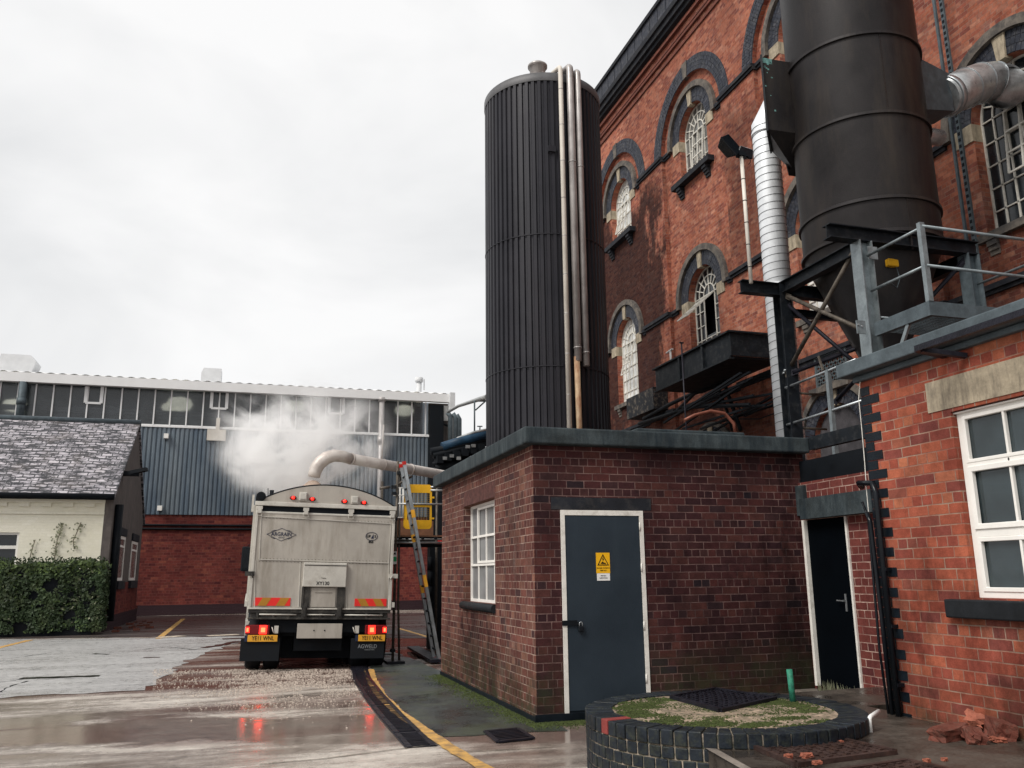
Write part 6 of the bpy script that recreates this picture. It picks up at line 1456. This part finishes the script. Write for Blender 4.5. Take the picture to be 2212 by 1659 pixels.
# gate
gy = SYc+.02; g0 = at(873,1046,'Y',gy); g1 = at(932,1143,'Y',gy)
gx0, gx1, gz0, gz1 = g0.x, g1.x, g1.z, g0.z+.0
def rrect(x0, x1, z0, z1, r, n=5):
    P = []
    for cx, cz, a in ((x1-r, z0+r, -pi/2), (x1-r, z1-r, 0), (x0+r, z1-r, pi/2), (x0+r, z0+r, pi)): P += [(cx+r*cos(a+pi/2*i/n), cz+r*sin(a+pi/2*i/n)) for i in range(n+1)]
    return P
Wg, Hg = gx1-gx0, gz1-gz0
yg = empty('safety_gate', ((gx0+gx1)/2, gy, gz0), 'bright yellow safety gate with two mesh openings on the scaffold', 'gate')
oA = rrect(gx0+Wg*.12, gx1-Wg*.07, gz0+Hg*.20, gz0+Hg*.49, .02); oB = rrect(gx0+Wg*.12, gx1-Wg*.07, gz0+Hg*.54, gz0+Hg*.81, .02)
m = MB(); m.shape([rrect(gx0, gx1, gz0, gz1, .07), oA, oB], 'Y', gy-.015, gy+.015); m.box(gx1, gx1+.05, gy-.01, gy+.01, gz0+Hg*.22, gz0+Hg*.26); m.box(gx1, gx1+.05, gy-.01, gy+.01, gz0+Hg*.69, gz0+Hg*.73); m.build('panel', M['yellow'], yg)
m = MB()
for i in range(9): x = gx0+Wg*.12+Wg*.81*i/8; m.box(x-.0025, x+.0025, gy-.004, gy+.004, gz0+Hg*.2, gz0+Hg*.81)
for i in range(14): z = gz0+Hg*.2+Hg*.61*i/13; m.box(gx0+Wg*.12, gx1-Wg*.07, gy-.0035, gy+.0035, z-.0025, z+.0025)
m.build('mesh', M['mesh_wire'], yg)
# concrete boards on the ground at the ladder foot, dark post, red sign
k0_ = at(892,1398,'Z',.06); k1_ = at(945,1428,'Z',.06)
m = MB(); m.bar(k0_, k1_, .25, .05); o = m.build('timber_plank', M['iron']); tag(o, 'dark wet plank lying on the ground at the ladder foot', 'plank')
dk = at(940,1200,'Y',19.5); m = MB(); m.box(3.95, 4.32, 19.5, 19.8, 0, at(930,1175,'Y',19.5).z); 
for i in range(5): zz = .4+i*.33; x = at(928,1300,'Y',19.5).x; m.tube([(x-.03-.06*(i == 1), 19.4, zz),(x-.01, 19.4, zz+.3)], .06, 6)
o = m.build('dark_pillar', M['black']); tag(o, 'black steel pillar in the shadow beyond the ladder', 'pillar')
rs = at(948,1200,'Y',21.3)
m = MB(); m.box(rs.x-.07, rs.x+.09, 21.28, 21.30, rs.z-.50, rs.z+.50); rso = m.build('red_sign', M['redmark']); tag(rso, 'narrow red sign with white letters half hidden by the outbuilding', 'sign')
for i, ch_ in enumerate('AO'): T3(ch_, .15, (rs.x+.01, 21.277, rs.z+.12-i*.20), rso, M['sign_white'])

# ================================================================== STEAM
pst = at(690,1000,'Y',18.6)
def steam():
    import bmesh
    me = bpy.data.meshes.new('steam_cloud'); bm = bmesh.new(); bmesh.ops.create_icosphere(bm, subdivisions=3, radius=1)
    bm.to_mesh(me); bm.free(); o = link(bpy.data.objects.new('steam_cloud', me)); o.scale = (2.2, 1.4, 1.9); o.location = (pst.x-.35, 19.0, pst.z+.60)
    mt = bpy.data.materials.new('steam'); mt.use_nodes = True; n = mt.node_tree.nodes; l = mt.node_tree.links
    for x in list(n): n.remove(x)
    out = n.new('ShaderNodeOutputMaterial'); pv = n.new('ShaderNodeVolumePrincipled'); l.new(pv.outputs[0], out.inputs['Volume'])
    pv.inputs['Color'].default_value = (.995,.995,.995,1); pv.inputs['Anisotropy'].default_value = .2
    tc = n.new('ShaderNodeTexCoord'); ln = n.new('ShaderNodeVectorMath'); ln.operation = 'LENGTH'; l.new(tc.outputs['Object'], ln.inputs[0])
    fo = n.new('ShaderNodeMapRange'); fo.interpolation_type = 'SMOOTHSTEP'; l.new(ln.outputs['Value'], fo.inputs[0]); fo.inputs[1].default_value = .98; fo.inputs[2].default_value = .25
    nz = n.new('ShaderNodeTexNoise'); nz.inputs['Scale'].default_value = 1.7; nz.inputs['Detail'].default_value = 7; nz.inputs['Roughness'].default_value = .62; nz.inputs['Distortion'].default_value = 1.3; l.new(tc.outputs['Object'], nz.inputs['Vector'])
    rp = n.new('ShaderNodeMapRange'); l.new(nz.outputs[0], rp.inputs[0]); rp.inputs[1].default_value = .47; rp.inputs[2].default_value = .62
    # denser low down, near the lorry
    sx = n.new('ShaderNodeSeparateXYZ'); l.new(tc.outputs['Object'], sx.inputs[0]); lo = n.new('ShaderNodeMapRange'); l.new(sx.outputs[2], lo.inputs[0]); lo.inputs[1].default_value = .6; lo.inputs[2].default_value = -.35; lo.inputs[3].default_value = .35; lo.inputs[4].default_value = 2.4
    a = n.new('ShaderNodeMath'); a.operation = 'MULTIPLY'; l.new(fo.outputs[0], a.inputs[0]); l.new(rp.outputs[0], a.inputs[1])
    b = n.new('ShaderNodeMath'); b.operation = 'MULTIPLY'; l.new(a.outputs[0], b.inputs[0]); l.new(lo.outputs[0], b.inputs[1])
    c = n.new('ShaderNodeMath'); c.operation = 'MULTIPLY'; l.new(b.outputs[0], c.inputs[0]); c.inputs[1].default_value = 4.8; l.new(c.outputs[0], pv.inputs['Density'])
    me.materials.append(mt); o['kind'] = 'stuff'; return tag(o, 'white steam billowing up from the lorry under the spout', 'steam')
steam()
